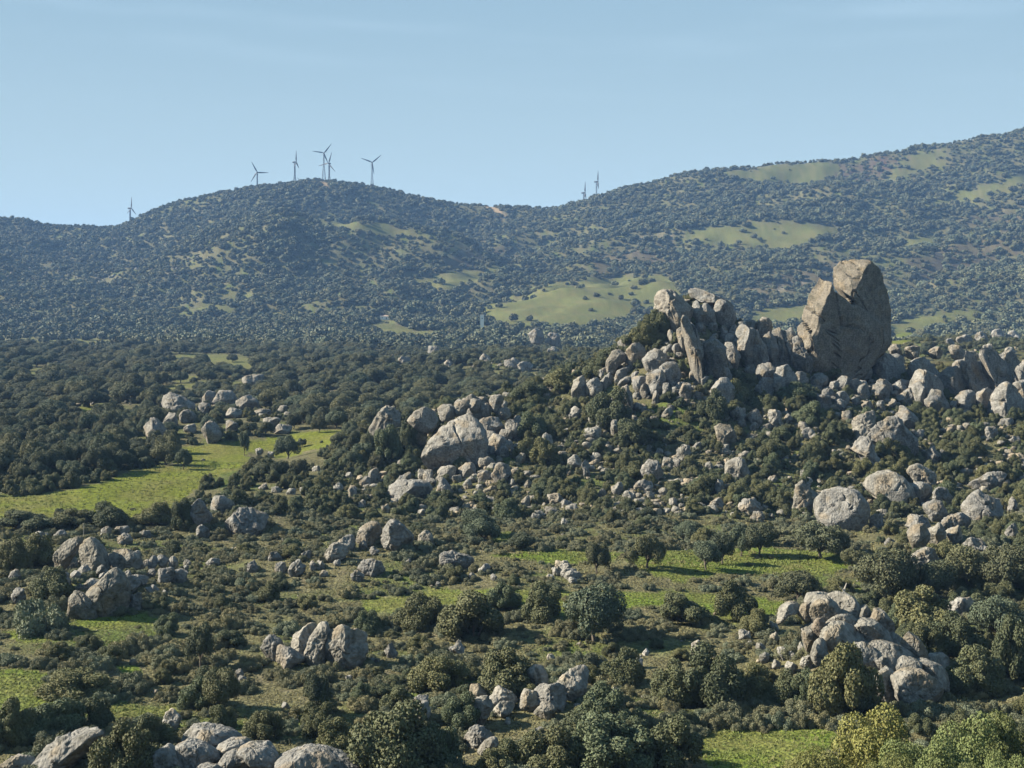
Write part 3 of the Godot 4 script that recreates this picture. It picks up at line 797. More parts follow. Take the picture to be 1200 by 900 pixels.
func build_boulders() -> void:
	var g := "loose boulders of the left hand pile"
	for c in [
		[[102, 696, 112, 684, 124, 673, 135, 666, 144, 673, 152, 684, 153, 701, 147, 713, 132, 717, 117, 713], "big pointed boulder with a sharp sunlit edge in the left pile", 185.0],
		[[92, 654, 93, 640, 98, 632, 107, 630, 117, 638, 125, 650, 128, 662, 114, 669, 104, 667, 95, 663], "round boulder with an overhanging underside atop the left pile", 196.0],
		[[60, 664, 65, 648, 78, 634, 90, 629, 96, 634, 90, 648, 78, 660, 68, 668], "sloping slab leaning behind the round boulder of the left pile", 199.0],
		[[80, 718, 82, 700, 88, 691, 97, 695, 113, 706, 116, 720, 100, 722], "low split boulder at the foot of the big pointed boulder", 182.0],
		[[126, 652, 136, 641, 150, 644, 165, 652, 168, 664, 156, 671, 141, 667], "flat topped pale boulder behind the big pointed boulder", 197.0]]:
		boulder(c[0], c[1], "", {"pole": Vector2(0.55, 0.5) if c[2] == 185.0 else Vector2(0.45, 0.4), "cuts": 5, "amp": 0.045, "col": Color(0.44, 0.40, 0.32)}, c[2])
	for b in [[172, 187, 650, 664], [184, 197, 648, 663], [151, 176, 671, 686], [149, 168, 691, 714], [66, 84, 660, 690], [98, 115, 675, 690], [85, 102, 682, 697], [186, 203, 661, 682], [172, 184, 664, 676], [166, 190, 684, 696], [196, 210, 650, 664], [204, 222, 664, 676], [112, 128, 662, 676]]:
		boulder(b, "smaller grey boulder wedged in the left hand boulder pile", g, {}, 183.0 + (714 - b[3]) * 0.28)
	for b in [[134, 158, 624, 638], [115, 132, 616, 628], [134, 153, 616, 626], [30, 60, 622, 636], [8, 26, 664, 682], [14, 31, 688, 706], [62, 80, 620, 630], [160, 180, 620, 630], [20, 34, 612, 622], [214, 226, 654, 664]]:
		boulder(b, "flat grey rock lying in scrub near the left boulder pile", "flat rocks around the left boulder pile")
	var heap := []
	fill_blocks(heap, "boulder", [64, 664, 90, 650, 130, 640, 170, 640, 215, 655, 225, 680, 180, 702, 150, 700, 110, 690, 80, 700, 66, 690], 15.0, 210.0, {"gap": 0.42})
	for h in heap: boulder(h[1], "smaller grey boulder wedged in the left hand boulder pile", g, {"cuts": 8, "blk": 0.6, "bury": 0.35})
	# pair of blocks below the meadow
	boulder([215, 613, 226, 594, 236, 581, 247, 583, 249, 602, 242, 614, 228, 617], "dark shaded slab leaning at the lower end of the meadow", "", {"thick": 0.5})
	boulder([245, 596, 250, 582, 262, 579, 274, 586, 272, 596, 258, 600], "pale rock behind the dark slab at the meadow's end", "", {})
	boulder([260, 615, 261, 600, 270, 593, 282, 593, 297, 599, 313, 603, 316, 616, 303, 624, 279, 624], "long warm grey block just below the meadow", "", {"thick": 0.55})
	for b in [[227, 246, 614, 630], [286, 305, 655, 672], [311, 331, 645, 657], [319, 338, 654, 672], [336, 360, 652, 674], [352, 368, 644, 655], [362, 372, 655, 668], [240, 259, 653, 664], [368, 384, 655, 666], [374, 386, 666, 675], [388, 400, 655, 663]]:
		boulder(b, "pale rock on the scrubby knoll below the long block", "rocks on the scrubby knoll")
	boulder([375, 648, 384, 639, 396, 636, 409, 640, 406, 652, 390, 656, 378, 654], "layered pale boulder on the right end of the scrubby knoll", "", {"col": Color(0.47, 0.42, 0.34)})
	boulder([392, 636, 400, 628, 412, 627, 419, 634, 416, 643, 398, 644], "rounded boulder behind the layered pale boulder", "", {})
	boulder([415, 632, 420, 618, 430, 612, 445, 611, 448, 624, 437, 634, 425, 638], "warm pale crag beside the dark sloping crag", "", {"col": Color(0.48, 0.42, 0.33)})
	boulder([444, 624, 448, 611, 462, 609, 475, 617, 484, 629, 480, 642, 462, 645, 449, 638], "dark sloping crag in the middle of the scrubland", "", {"pole": Vector2(0.25, 0.4)})
	boulder([488, 638, 491, 626, 500, 621, 509, 628, 508, 638], "small warm boulder right of the dark sloping crag", "", {"col": Color(0.46, 0.40, 0.31)})
	boulder([514, 660, 518, 648, 530, 645, 547, 650, 557, 656, 550, 666, 530, 665], "long dark shaded slab under wide bushes", "", {"thick": 0.5})
	boulder([418, 667, 424, 656, 436, 652, 447, 658, 452, 668, 438, 673], "domed pale boulder in open scrub", "", {})
	for b in [[408, 429, 668, 680], [420, 432, 632, 644], [432, 446, 640, 650], [560, 576, 660, 672], [547, 560, 670, 680], [574, 584, 672, 680], [546, 562, 712, 727], [450, 469, 751, 772], [526, 547, 748, 766], [556, 566, 718, 728], [510, 518, 680, 688], [474, 484, 654, 662]]:
		boulder(b, "grey rock half hidden in scrub around the green glade", "rocks around the green glade")
	# three leaning boulders
	var warm := Color(0.45, 0.41, 0.34)
	boulder([338, 760, 344, 746, 356, 735, 366, 730, 371, 738, 366, 754, 360, 772, 347, 769], "left of three boulders leaning on each other in scrub", "", {"col": warm, "thick": 0.6}, 164.0)
	boulder([358, 764, 365, 745, 374, 732, 383, 729, 387, 740, 383, 757, 380, 774, 365, 777], "middle of three boulders leaning on each other in scrub", "", {"col": warm, "thick": 0.6}, 162.5)
	boulder([377, 774, 379, 748, 388, 737, 402, 733, 417, 738, 429, 746, 432, 760, 424, 775, 404, 779, 387, 778], "rightmost, roundest of three boulders leaning on each other", "", {"col": warm, "pole": Vector2(0.5, 0.45)}, 161.5)
	boulder([303, 760, 317, 742, 327, 748, 336, 768, 316, 772], "low pointed rock left of the three leaning boulders", "", {}, 165.0)
	boulder([324, 756, 340, 760, 358, 771, 338, 781, 324, 774], "flat dark rock in front of the three leaning boulders", "", {}, 160.0)
	for b in [[272, 288, 782, 796], [276, 290, 790, 802], [150, 160, 772, 780], [118, 128, 808, 818], [90, 100, 796, 804], [328, 340, 822, 830], [404, 414, 790, 798], [432, 446, 770, 780], [60, 72, 786, 792]]:
		boulder(b, "small pale rock in the scrub below the three leaning boulders", "small rocks in the lower scrub")
	# egg boulder group
	var e := "boulders around the egg shaped boulder"
	boulder([616, 799, 618, 786, 626, 779, 637, 780, 643, 790, 642, 802, 635, 809, 623, 809], "upright egg shaped boulder balanced on low blocks", "", {"col": warm, "amp": 0.03, "cuts": 3, "pole": Vector2(0.5, 0.45), "bury": 0.02}, 143.0)
	boulder([649, 804, 660, 791, 672, 783, 687, 781, 692, 790, 686, 808, 670, 818, 657, 811], "tilted pale slab right of the egg shaped boulder", "", {"col": warm}, 143.0)
	boulder([622, 812, 640, 801, 660, 800, 668, 813, 658, 828, 640, 824, 626, 821], "wide low block supporting the egg shaped boulder", "", {"thick": 0.6}, 141.0)
	for c in [[605, 826, 614, 808, 627, 809, 634, 821, 618, 831], [571, 822, 576, 808, 585, 805, 601, 812, 607, 822, 590, 829], [574, 834, 586, 822, 599, 819, 603, 830, 588, 839], [543, 838, 552, 821, 571, 815, 578, 829, 567, 845, 549, 847], [546, 819, 552, 803, 563, 803, 572, 816, 556, 824], [625, 836, 634, 824, 645, 819, 654, 829, 644, 841]]:
		boulder(c, "pale block lying beside the egg shaped boulder", e, {"col": warm}, 141.0 + (830 - c[c.size() - 1]) * 0.12)
	boulder([475, 829, 486, 816, 498, 809, 505, 812, 497, 824, 484, 836], "upper of two thin slanted slabs beside dark bushes", "", {}, 141.0)
	boulder([482, 843, 492, 824, 503, 819, 504, 838, 492, 848], "lower of two thin slanted slabs beside dark bushes", "", {}, 139.0)
	boulder([543, 867, 550, 853, 562, 849, 577, 851, 579, 866, 560, 875, 547, 873], "dark domed boulder in front of the egg boulder group", "", {"thick": 0.5}, 131.0)
	boulder([558, 880, 568, 868, 581, 864, 586, 873, 577, 883], "small warm rock below the dark domed boulder", "", {"col": warm}, 128.0)
	for b in [[625, 637, 850, 858], [640, 650, 766, 774], [808, 824, 750, 768], [742, 755, 768, 782], [784, 794, 770, 778], [700, 712, 800, 816], [716, 728, 804, 818], [752, 762, 760, 768], [670, 680, 822, 832], [590, 600, 840, 848]]:
		boulder(b, "bright pale rock showing between bushes right of the egg boulder", "pale rocks among the lower bushes", {"col": Color(0.56, 0.53, 0.48)})
	# bottom left
	boulder([36, 892, 55, 875, 70, 865, 90, 859, 108, 853, 124, 851, 126, 863, 112, 875, 96, 888, 80, 900, 58, 900], "long sloping grey boulder half covered by dark bushes", "", {"thick": 0.5, "cuts": 4}, 126.0)
	boulder([-4, 896, 20, 884, 40, 884, 44, 898, 10, 906], "flat rock at the foot of the long sloping boulder", "", {}, 123.0)
	boulder([190, 846, 193, 834, 204, 831, 214, 836, 208, 851, 195, 857], "white weathered rock with a dark hole beside pasture", "", {"col": Color(0.56, 0.53, 0.48)}, 136.0)
	# loose stones left of the jointed outcrop
	for b in [[898, 913, 727, 740], [899, 915, 739, 757], [863, 883, 737, 750], [910, 926, 757, 772], [920, 935, 762, 772], [928, 938, 748, 758], [934, 944, 751, 765], [936, 954, 767, 783], [920, 935, 773, 790], [884, 898, 752, 764], [888, 904, 764, 776], [904, 918, 772, 784], [872, 886, 750, 760]]:
		boulder(b, "loose pale stone tumbled left of the jointed outcrop", "stones tumbled beside the jointed outcrop", {"col": Color(0.5, 0.47, 0.41)}, 0.0)
	boulder([1081, 776, 1090, 766, 1102, 764, 1113, 770, 1110, 781, 1094, 783], "white topped boulder right of the jointed outcrop", "", {"col": Color(0.55, 0.52, 0.47)})
	boulder([1108, 726, 1115, 706, 1124, 699, 1139, 701, 1145, 711, 1134, 722, 1118, 728], "grey boulder between dense bushes above the white topped boulder", "", {})
	# foot of the tor slope, right
	boulder([955, 604, 955, 585, 962, 574, 975, 569, 992, 570, 1007, 575, 1016, 588, 1017, 604, 1007, 617, 988, 620, 967, 617], "large round smooth boulder at the foot of the slope", "", {"amp": 0.035, "cuts": 3, "pole": Vector2(0.45, 0.45), "thick": 0.55})
	boulder([926, 597, 933, 571, 940, 563, 953, 565, 964, 572, 958, 593, 945, 602], "jagged pale crag beside the large round boulder", "", {"col": warm})
	boulder([1012, 569, 1018, 559, 1030, 554, 1044, 552, 1057, 558, 1068, 567, 1074, 582, 1066, 593, 1048, 593, 1034, 586, 1022, 580], "big overhanging boulder with a blunt nose", "", {"amp": 0.04, "cuts": 3, "pole": Vector2(0.3, 0.4), "thick": 0.55, "col": warm})
	boulder([1064, 553, 1066, 545, 1076, 543, 1089, 549, 1100, 561, 1096, 571, 1080, 572, 1070, 562], "tilted oval boulder behind the blunt nosed boulder", "", {"col": warm}, 281.0)
	boulder([1062, 588, 1064, 568, 1078, 563, 1092, 570, 1092, 588, 1076, 592], "shaded block beside the blunt nosed boulder", "", {"thick": 0.5})
	boulder([1091, 577, 1098, 568, 1109, 573, 1118, 583, 1114, 596, 1097, 592], "white topped boulder in a cluster above the meadow edge", "", {})
	boulder([1082, 593, 1090, 584, 1101, 587, 1112, 599, 1108, 610, 1093, 608], "round grey boulder below the white topped one", "", {})
	boulder([1126, 595, 1136, 582, 1150, 574, 1165, 573, 1174, 585, 1177, 599, 1168, 610, 1148, 611, 1133, 606], "wide flat faced boulder at the slope's right foot", "", {"amp": 0.045})
	boulder([1136, 567, 1150, 559, 1164, 554, 1179, 552, 1184, 563, 1171, 574, 1147, 574], "sharp edged slab above the wide flat faced boulder", "", {"thick": 0.4})
	boulder([1058, 615, 1068, 604, 1082, 602, 1096, 608, 1094, 621, 1069, 622], "low domed rock left of its twin at the slope's foot", "", {}, 262.0)
	boulder([1098, 616, 1110, 603, 1125, 601, 1138, 608, 1140, 621, 1117, 623], "low domed rock right of its twin at the slope's foot", "", {}, 262.0)
	boulder([1064, 626, 1074, 612, 1087, 613, 1090, 632, 1081, 645, 1067, 639], "craggy warm rock with a dark cleft", "", {"col": warm}, 242.0)
	boulder([1088, 620, 1100, 611, 1110, 622, 1106, 638, 1091, 638], "split pale rock right of the craggy warm rock", "", {"col": warm}, 244.0)
	boulder([1106, 624, 1124, 615, 1130, 627, 1119, 636], "small pale ledge right of the split rock", "", {"col": warm}, 246.0)
	boulder([1062, 660, 1072, 645, 1084, 641, 1097, 644, 1104, 657, 1101, 672, 1084, 675, 1073, 667], "warm cleft boulder in front of dense trees", "", {"col": warm})
	for b in [[1128, 1157, 630, 648], [1177, 1193, 611, 634], [1180, 1194, 580, 604], [1017, 1037, 597, 619], [1110, 1124, 600, 612], [1168, 1180, 638, 648], [1150, 1164, 640, 650], [953, 966, 574, 587], [1036, 1050, 630, 640], [1010, 1020, 644, 654]]:
		boulder(b, "grey rock among bushes at the right foot of the slope", "rocks at the right foot of the slope")
	# big slabs below the tower
	boulder([996, 512, 1002, 488, 1012, 481, 1024, 479, 1029, 490, 1024, 504, 1008, 516], "pale topped slab below the leaning tower, left of the long slab", "", {"col": warm})
	boulder([1009, 513, 1018, 500, 1030, 493, 1044, 488, 1053, 491, 1062, 504, 1073, 515, 1078, 527, 1060, 528, 1044, 522, 1028, 518], "long sloping slab with a white edge below the leaning tower", "", {"pole": Vector2(0.35, 0.3), "thick": 0.45})
	boulder([1048, 484, 1056, 475, 1067, 479, 1077, 490, 1072, 502, 1056, 498], "shaded block above the long sloping slab", "", {})
	boulder([988, 520, 1003, 509, 1015, 511, 1024, 525, 1032, 541, 1036, 553, 1022, 551, 1010, 534], "sloping rib of rock running down below the long slab", "", {"thick": 0.5})
	for b in [[1025, 1039, 465, 483], [997, 1007, 463, 474], [1136, 1149, 463, 474], [1167, 1190, 487, 503], [1153, 1171, 499, 515], [1180, 1197, 510, 521], [1109, 1123, 467, 483], [1069, 1087, 501, 515], [1083, 1103, 522, 544], [953, 979, 460, 481], [977, 993, 466, 481], [1008, 1022, 468, 480], [1040, 1052, 466, 478], [1012, 1020, 484, 492], [985, 1000, 480, 494]]:
		boulder(b, "angular grey rock among bushes below the leaning tower", "rocks below the leaning tower", {}, 0.0, 352.0)
	boulder([836, 500, 842, 494, 856, 495, 862, 508, 862, 522, 848, 524, 840, 512], "square warm block with a flat lit face", "", {"col": Color(0.46, 0.39, 0.27)}, 0.0, 352.0)
	boulder([849, 558, 852, 544, 863, 535, 874, 537, 880, 550, 876, 560, 860, 562], "pale wedge shaped rock in the middle of the slope", "", {"col": warm}, 0.0, 352.0)
	boulder([747, 562, 750, 545, 760, 536, 772, 538, 777, 552, 770, 562], "large grey rock in the middle of the bushy slope", "", {}, 0.0, 352.0)
	for b in [[855, 877, 474, 493], [875, 897, 475, 497], [897, 919, 477, 500], [791, 813, 518, 539], [810, 824, 518, 528], [835, 851, 559, 581], [865, 895, 583, 604], [876, 899, 597, 611], [830, 850, 584, 596], [918, 930, 484, 496], [904, 914, 488, 502], [876, 892, 492, 504], [864, 876, 488, 500], [936, 958, 500, 514], [786, 800, 536, 548], [842, 856, 524, 534], [826, 838, 540, 552], [900, 912, 556, 566], [936, 946, 548, 560]]:
		boulder(b, "grey rock among bushes on the slope between pinnacle and tower", "rocks on the slope between pinnacle and tower", {"col": Color(0.45, 0.42, 0.37)}, 0.0, 352.0)
	boulder([669, 462, 672, 446, 684, 439, 687, 450, 686, 464, 676, 466], "left half of a split boulder left of the pinnacle", "", {"col": warm}, 0.0, 352.0)
	boulder([686, 460, 688, 441, 702, 441, 706, 452, 702, 464], "right half of a split boulder left of the pinnacle", "", {}, 0.0, 352.0)
	for b in [[665, 681, 474, 495], [715, 725, 487, 511], [697, 715, 491, 506], [677, 709, 500, 516], [635, 649, 504, 531], [665, 685, 530, 549], [681, 693, 537, 557], [692, 706, 528, 541], [776, 791, 535, 550], [791, 809, 518, 539], [767, 779, 523, 533], [756, 764, 520, 528], [737, 769, 559, 577], [713, 733, 565, 579], [641, 663, 576, 591], [654, 672, 585, 594], [783, 795, 581, 595], [729, 749, 576, 586], [633, 645, 535, 546], [777, 791, 476, 488], [658, 668, 500, 512], [688, 698, 486, 496], [612, 624, 560, 572], [610, 622, 580, 592], [700, 712, 572, 582], [756, 770, 574, 584]]:
		boulder(b, "pale rock among bushes on the slope below the split pinnacle", "rocks on the slope below the pinnacle", {"col": Color(0.47, 0.44, 0.385)}, 0.0, 352.0)
	boulder([430, 506, 440, 488, 452, 475, 462, 472, 472, 480, 470, 498, 456, 508, 441, 510], "domed crag standing alone left of the smooth faced outcrop", "", {"col": warm, "pole": Vector2(0.6, 0.4)}, 0.0, 345.0)
	boulder([477, 493, 486, 482, 497, 477, 509, 481, 514, 492, 508, 504, 497, 509, 485, 503], "rounded boulder perched on the smooth faced outcrop", "", {"amp": 0.035, "cuts": 3, "col": Color(0.42, 0.37, 0.30), "bury": 0.03}, 324.0)
	for b in [[583, 599, 549, 563], [604, 616, 530, 542], [540, 556, 560, 574], [556, 568, 566, 576], [596, 606, 560, 570], [406, 420, 570, 582], [388, 404, 566, 576], [418, 430, 584, 594], [446, 458, 590, 600], [300, 318, 566, 574], [316, 332, 570, 578], [334, 348, 572, 580], [350, 360, 570, 580], [312, 322, 528, 536], [298, 309, 524, 532], [365, 377, 545, 553], [402, 416, 552, 560], [620, 634, 600, 610], [656, 668, 606, 616], [540, 552, 590, 598], [488, 500, 596, 604]]:
		boulder(b, "pale rock among bushes around the smooth faced outcrop", "rocks around the smooth faced outcrop", {"col": Color(0.5, 0.47, 0.41)}, 0.0, 352.0)
	for b in [[740, 760, 659, 672], [744, 770, 668, 680], [732, 746, 662, 676], [645, 655, 664, 672], [648, 668, 656, 668], [655, 680, 666, 678], [664, 678, 676, 684], [640, 650, 672, 680]]:
		boulder([b[0] - 86, b[1] - 86, b[2], b[3]] if b[0] > 700 else b, "stone in a heap of pale rocks by the grassy strip", "stone heap by the grassy strip", {"col": Color(0.5, 0.47, 0.42)})
	for b in [[618, 640, 386, 400], [638, 660, 388, 402], [588, 612, 418, 436], [606, 626, 422, 436], [560, 576, 414, 426], [500, 516, 404, 414], [466, 482, 416, 428], [520, 532, 420, 430], [640, 656, 404, 416], [1120, 1142, 392, 404], [1140, 1160, 388, 402], [1160, 1180, 384, 398], [1178, 1196, 386, 400], [1106, 1122, 396, 406], [1150, 1166, 402, 412], [1176, 1192, 404, 416]]:
		boulder(b, "far pale crag on the rough heath behind the tor", "far crags behind the tor", {"col": Color(0.5, 0.47, 0.42)}, 0.0, 1000.0)

# ------------------------------------------------------------------ plants
var kinds := {}      # kind -> Array of {crown, trunk, all}
var tops := {}       # kind -> height of the model for a width of 1
var clear_cols := {}

func leaf(s: Soup, p: Vector3, n: Vector3, size: float, slim: float, rr: RandomNumberGenerator) -> void:
	var u := n.cross(Vector3(rr.randf_range(-1, 1), rr.randf_range(-1, 1), rr.randf_range(-1, 1))).normalized()
	var w := n.cross(u)
	var b := rr.randf_range(0.68, 1.32)
	var warm := rr.randf_range(-0.08, 0.10)
	var c := Color(b * (1.0 + warm), b, b * (1.0 - warm))
	var l := size * rr.randf_range(0.7, 1.35)
	s.tri(p - u * l, p + w * l * slim, p + u * l + n * l * 0.25, c)
	s.tri(p - u * l, p + u * l + n * l * 0.25, p - w * l * slim, c)

func lobes_of(kind: String, rr: RandomNumberGenerator) -> Array:
	var out := []
	if kind == "oak":
		for k in 22:
			var a := rr.randf() * TAU
			var q := sqrt(rr.randf())
			var r := rr.randf_range(0.105, 0.18) * (1.15 - 0.35 * q)
			out.append([Vector3(cos(a) * q * 0.39, 0.33 + (1.0 - q * q) * 0.18 + rr.randf_range(-0.07, 0.05), sin(a) * q * 0.39), r])
	elif kind == "shrub":
		var side := rr.randf() * TAU
		var full := rr.randf_range(0.8, 1.3)
		for k in rr.randi_range(20, 36):
			var a := rr.randf() * TAU
			var q := sqrt(rr.randf())
			var r := rr.randf_range(0.07, 0.17)
			var hmax := pow(maxf(0.0, 1.0 - q * q * 0.9), 0.5 * full) * 0.58 * (1.0 + 0.28 * q * cos(a - side))
			out.append([Vector3(cos(a) * q * 0.38, lerpf(0.1, hmax, pow(rr.randf(), 0.6)), sin(a) * q * 0.38), r])
	elif kind == "heath":
		for k in 22:
			var a := rr.randf() * TAU
			var q := sqrt(rr.randf())
			var r := rr.randf_range(0.07, 0.14)
			out.append([Vector3(cos(a) * q * 0.42, rr.randf_range(0.04, 0.30) * (1.0 - 0.5 * q * q), sin(a) * q * 0.42), r])
	elif kind == "bright":
		for k in 34:
			var a := rr.randf() * TAU
			var q := sqrt(rr.randf())
			var r := rr.randf_range(0.07, 0.13)
			var hmax := sqrt(maxf(0.0, 1.0 - q * q * 0.85)) * 0.72
			out.append([Vector3(cos(a) * q * 0.42, lerpf(0.22, hmax, pow(rr.randf(), 0.55)), sin(a) * q * 0.42), r])
	else:      # far: a whole tree of few faces
		for k in 6:
			var a := rr.randf() * TAU
			var q := sqrt(rr.randf())
			out.append([Vector3(cos(a) * q * 0.28, 0.28 + rr.randf() * 0.26 * (1.1 - q), sin(a) * q * 0.28), rr.randf_range(0.16, 0.25)])
	return out

func plant_model(kind: String, sd: int) -> Dictionary:
	var rr := RandomNumberGenerator.new()
	rr.seed = sd
	var lobes := lobes_of(kind, rr)
	var size: float = {"oak": 0.0165, "shrub": 0.0170, "heath": 0.025, "bright": 0.0085, "far": 0.085}[kind]
	var slim: float = {"oak": 0.6, "shrub": 0.65, "heath": 0.4, "bright": 0.62, "far": 0.8}[kind]
	var cover: float = {"oak": 1.05, "shrub": 1.4, "heath": 1.2, "bright": 0.85, "far": 1.1}[kind]
	var s := Soup.new()
	var core: float = {"oak": 0.55, "shrub": 0.72, "heath": 0.7, "bright": 0.35, "far": 0.8}[kind]
	for l in lobes:
		var c: Vector3 = l[0]
		var r: float = l[1]
		# an uneven lump of dense twigs inside each clump
		var ring := []
		for i in 4:
			var row := []
			for j in 6:
				var ph := PI * (i + 0.5) / 4.0
				var a := TAU * (j + 0.5 * (i % 2)) / 6.0
				row.append(c + Vector3(sin(ph) * cos(a), cos(ph), sin(ph) * sin(a)) * r * core * rr.randf_range(0.8, 1.1))
			ring.append(row)
		for i in 3:
			for j in 6:
				s.quad(ring[i][j], ring[i][(j + 1) % 6], ring[i + 1][(j + 1) % 6], ring[i + 1][j], Color(0.9, 0.9, 0.9))
		for j in range(1, 5):
			s.tri(ring[0][0], ring[0][j], ring[0][j + 1], Color(0.9, 0.9, 0.9))
		var n := int(4.0 * PI * r * r * cover / (2.0 * size * size * slim))
		for i in n:
			var dir := Vector3(rr.randfn(), rr.randfn(), rr.randfn()).normalized()
			var p := c + dir * r * (0.72 + 0.46 * sqrt(rr.randf()))
			if p.y < 0.0: continue
			var hid := false
			for m in lobes:
				if m[0] != c and p.distance_squared_to(m[0]) < m[1] * m[1] * 0.5:
					hid = true
					break
			if hid: continue
			var nn := (dir * 0.75 + Vector3(rr.randfn(), rr.randfn(), rr.randfn()) * 0.5).normalized()
			if kind == "heath": nn = (nn * Vector3(1, 0.35, 1)).normalized()
			leaf(s, p, nn, size, slim, rr)
	var t := Soup.new()
	var bark := Color.WHITE
	if kind == "oak" or kind == "bright":
		var lean := Vector3(rr.randf_range(-0.06, 0.06), 0, rr.randf_range(-0.06, 0.06))
		var fork := Vector3(lean.x, 0.13, lean.z)
		t.tube([Vector3(0, -0.06, 0), Vector3(lean.x * 0.4, 0.05, lean.z * 0.4), fork], [0.036, 0.029, 0.025], 6, bark)
		for l in lobes.slice(0, 7):
			var c: Vector3 = l[0]
			var midp := fork.lerp(c, 0.5) + Vector3(0, 0.03, 0)
			t.tube([fork - Vector3(0, 0.01, 0), midp, c], [0.016, 0.011, 0.004], 5, bark)
	else:
		for k in 4:
			var a := TAU * k / 4.0 + rr.randf()
			var q := Vector3(cos(a) * 0.14, 0.22, sin(a) * 0.14)
			t.tube([Vector3(q.x * 0.1, -0.05, q.z * 0.1), q], [0.02, 0.008], 4, bark)
	var all := Soup.new()
	all.v = s.v.duplicate(); all.n = s.n.duplicate(); all.c = s.c.duplicate()
	if kind == "oak":
		for i in t.v.size():
			all.v.append(t.v[i]); all.n.append(t.n[i]); all.c.append(Color(1.3, 1.0, 1.2))
	return {"crown": s.mesh(), "trunk": t.mesh(), "all": all.mesh()}

var marks := []
func near_label(kind: String, p: Vector3, w: float, h: float) -> Array:
	if marks.is_empty():
		for a in [["the big pointed boulder", 128, 716], ["the round boulder of the left pile", 108, 668], ["the long block below the meadow", 288, 622], ["the layered pale boulder", 392, 655], ["the dark sloping crag", 462, 644], ["the long dark slab", 534, 665], ["the domed pale boulder", 436, 672], ["the three leaning boulders", 385, 777], ["the egg shaped boulder", 628, 826], ["the thin slanted slabs", 490, 845], ["the dark domed boulder", 560, 874], ["the whaleback slabs", 280, 898], ["the long sloping boulder", 80, 896], ["the white weathered rock", 202, 852], ["the jointed outcrop", 1040, 826], ["the loose stones of the outcrop", 905, 770], ["the white topped boulder", 1098, 780], ["the grey boulder between bushes", 1126, 727], ["the large round smooth boulder", 986, 619], ["the blunt nosed boulder", 1045, 592], ["the wide flat faced boulder", 1150, 610], ["the craggy cleft rocks", 1084, 645], ["the warm cleft boulder", 1084, 674], ["the long sloping slab", 1045, 526], ["the square warm block", 850, 523], ["the wedge shaped rock", 864, 561], ["the split boulder halves", 688, 464], ["the smooth faced outcrop", 530, 544], ["the stepped ledges", 480, 584], ["the lone domed crag", 450, 508], ["the heap of pale rocks", 660, 678], ["the small umbrella shaped oak", 758, 665], ["the wide spreading oak", 697, 752], ["the grassy paddock", 890, 872], ["the long green glade", 600, 700], ["the green pasture", 60, 810], ["the row of small oaks", 860, 660], ["the bright green meadow", 120, 596], ["the pasture tongue", 330, 522], ["the woodland slabs", 240, 505], ["the first woodland clearing", 240, 424], ["the small bright clearing", 104, 482], ["the pale field at the hill's foot", 90, 403], ["the pale clearing of the heath", 460, 435], ["the far pale crags", 600, 430], ["the field behind the tower", 1075, 396], ["the narrow pale clearing", 50, 436], ["the second woodland clearing", 208, 445], ["the clearing beside grey slabs", 245, 453], ["the loose rocks on the knoll", 330, 665], ["the round meadow bush", 196, 540], ["the dense trees by the cleft boulder", 1130, 690]]:
			marks.append([a[0], ground(a[1], a[2], 1000.0)])
		marks.append(["the split pinnacle", Vector3((800 - CX) / F * 345, 0, -345)])
		marks.append(["the leaning tower", Vector3((985 - CX) / F * 352, 0, -352)])
	var best := 1e9
	var mk: Array = marks[0]
	for m in marks:
		var q: float = Vector2(p.x - m[1].x, p.z - m[1].z).length()
		if q < best:
			best = q
			mk = m
	var what: String = {"oak": "dark rounded oak", "shrub": "dense green bush", "heath": "olive brown heath bush", "bright": "leafy yellow green bush"}[kind]
	var size := "broad" if w > {"oak": 7.0, "shrub": 3.6, "heath": 2.3, "bright": 9.0}[kind] else ("small" if w < {"oak": 5.0, "shrub": 2.6, "heath": 1.8, "bright": 1.0}[kind] else "middling")
	if h > w * {"oak": 0.78, "shrub": 0.78, "heath": 0.5, "bright": 2.0}[kind]: size = "tall " + size
	var rel := "growing against" if best < 5.0 else ("close to" if best < 12.0 else ("not far from" if best < 30.0 else "around"))
	var txt := "%s %s %s %s" % [size, what, rel, mk[0]]
	return [txt, "plants: " + txt]

func plant(kind: String, p: Vector3, w: float, h: float, label := "", variant := -1, turn := -1.0) -> void:
	var v: Array = kinds[kind]
	var i := variant if variant >= 0 else rng.randi() % v.size()
	var md: Dictionary = v[i]
	var called: String = {"oak": "oak_tree", "shrub": "shrub", "heath": "heath_bush", "bright": "leafy_bush"}[kind]
	var t := top(Node3D.new(), called)
	t.position = p
	t.rotation.y = turn if turn >= 0.0 else rng.randf() * TAU
	var hs: float = h / tops[kind]
	t.scale = Vector3(w * rng.randf_range(0.88, 1.14), hs, w * rng.randf_range(0.85, 1.15))
	part("crown" if kind == "oak" else "foliage", md.crown, M["%s%d" % [kind, rng.randi() % 5]], t)
	part("trunk" if kind == "oak" else "stems", md.trunk, M.bark, t)
	var nl := near_label(kind, p, w, h)
	tag(t, label if label else nl[0], "tree" if kind == "oak" else "bush", ("leafy bushes on the near slope" if kind == "bright" else "") if label else nl[1])

func blocked(p: Vector3, w: float, h: float) -> bool:
	var q := seen(p)
	var k := F / -p.z
	var x0 := q.x - w * 0.5 * k
	var x1 := q.x + w * 0.5 * k
	var y0 := q.y - h * k
	for c in clear_cols.get(int(q.x / 40.0), []):
		if -p.z < c[4] and x1 > c[0] and x0 < c[1] and q.y > c[2] and y0 < c[3]: return true
	return false

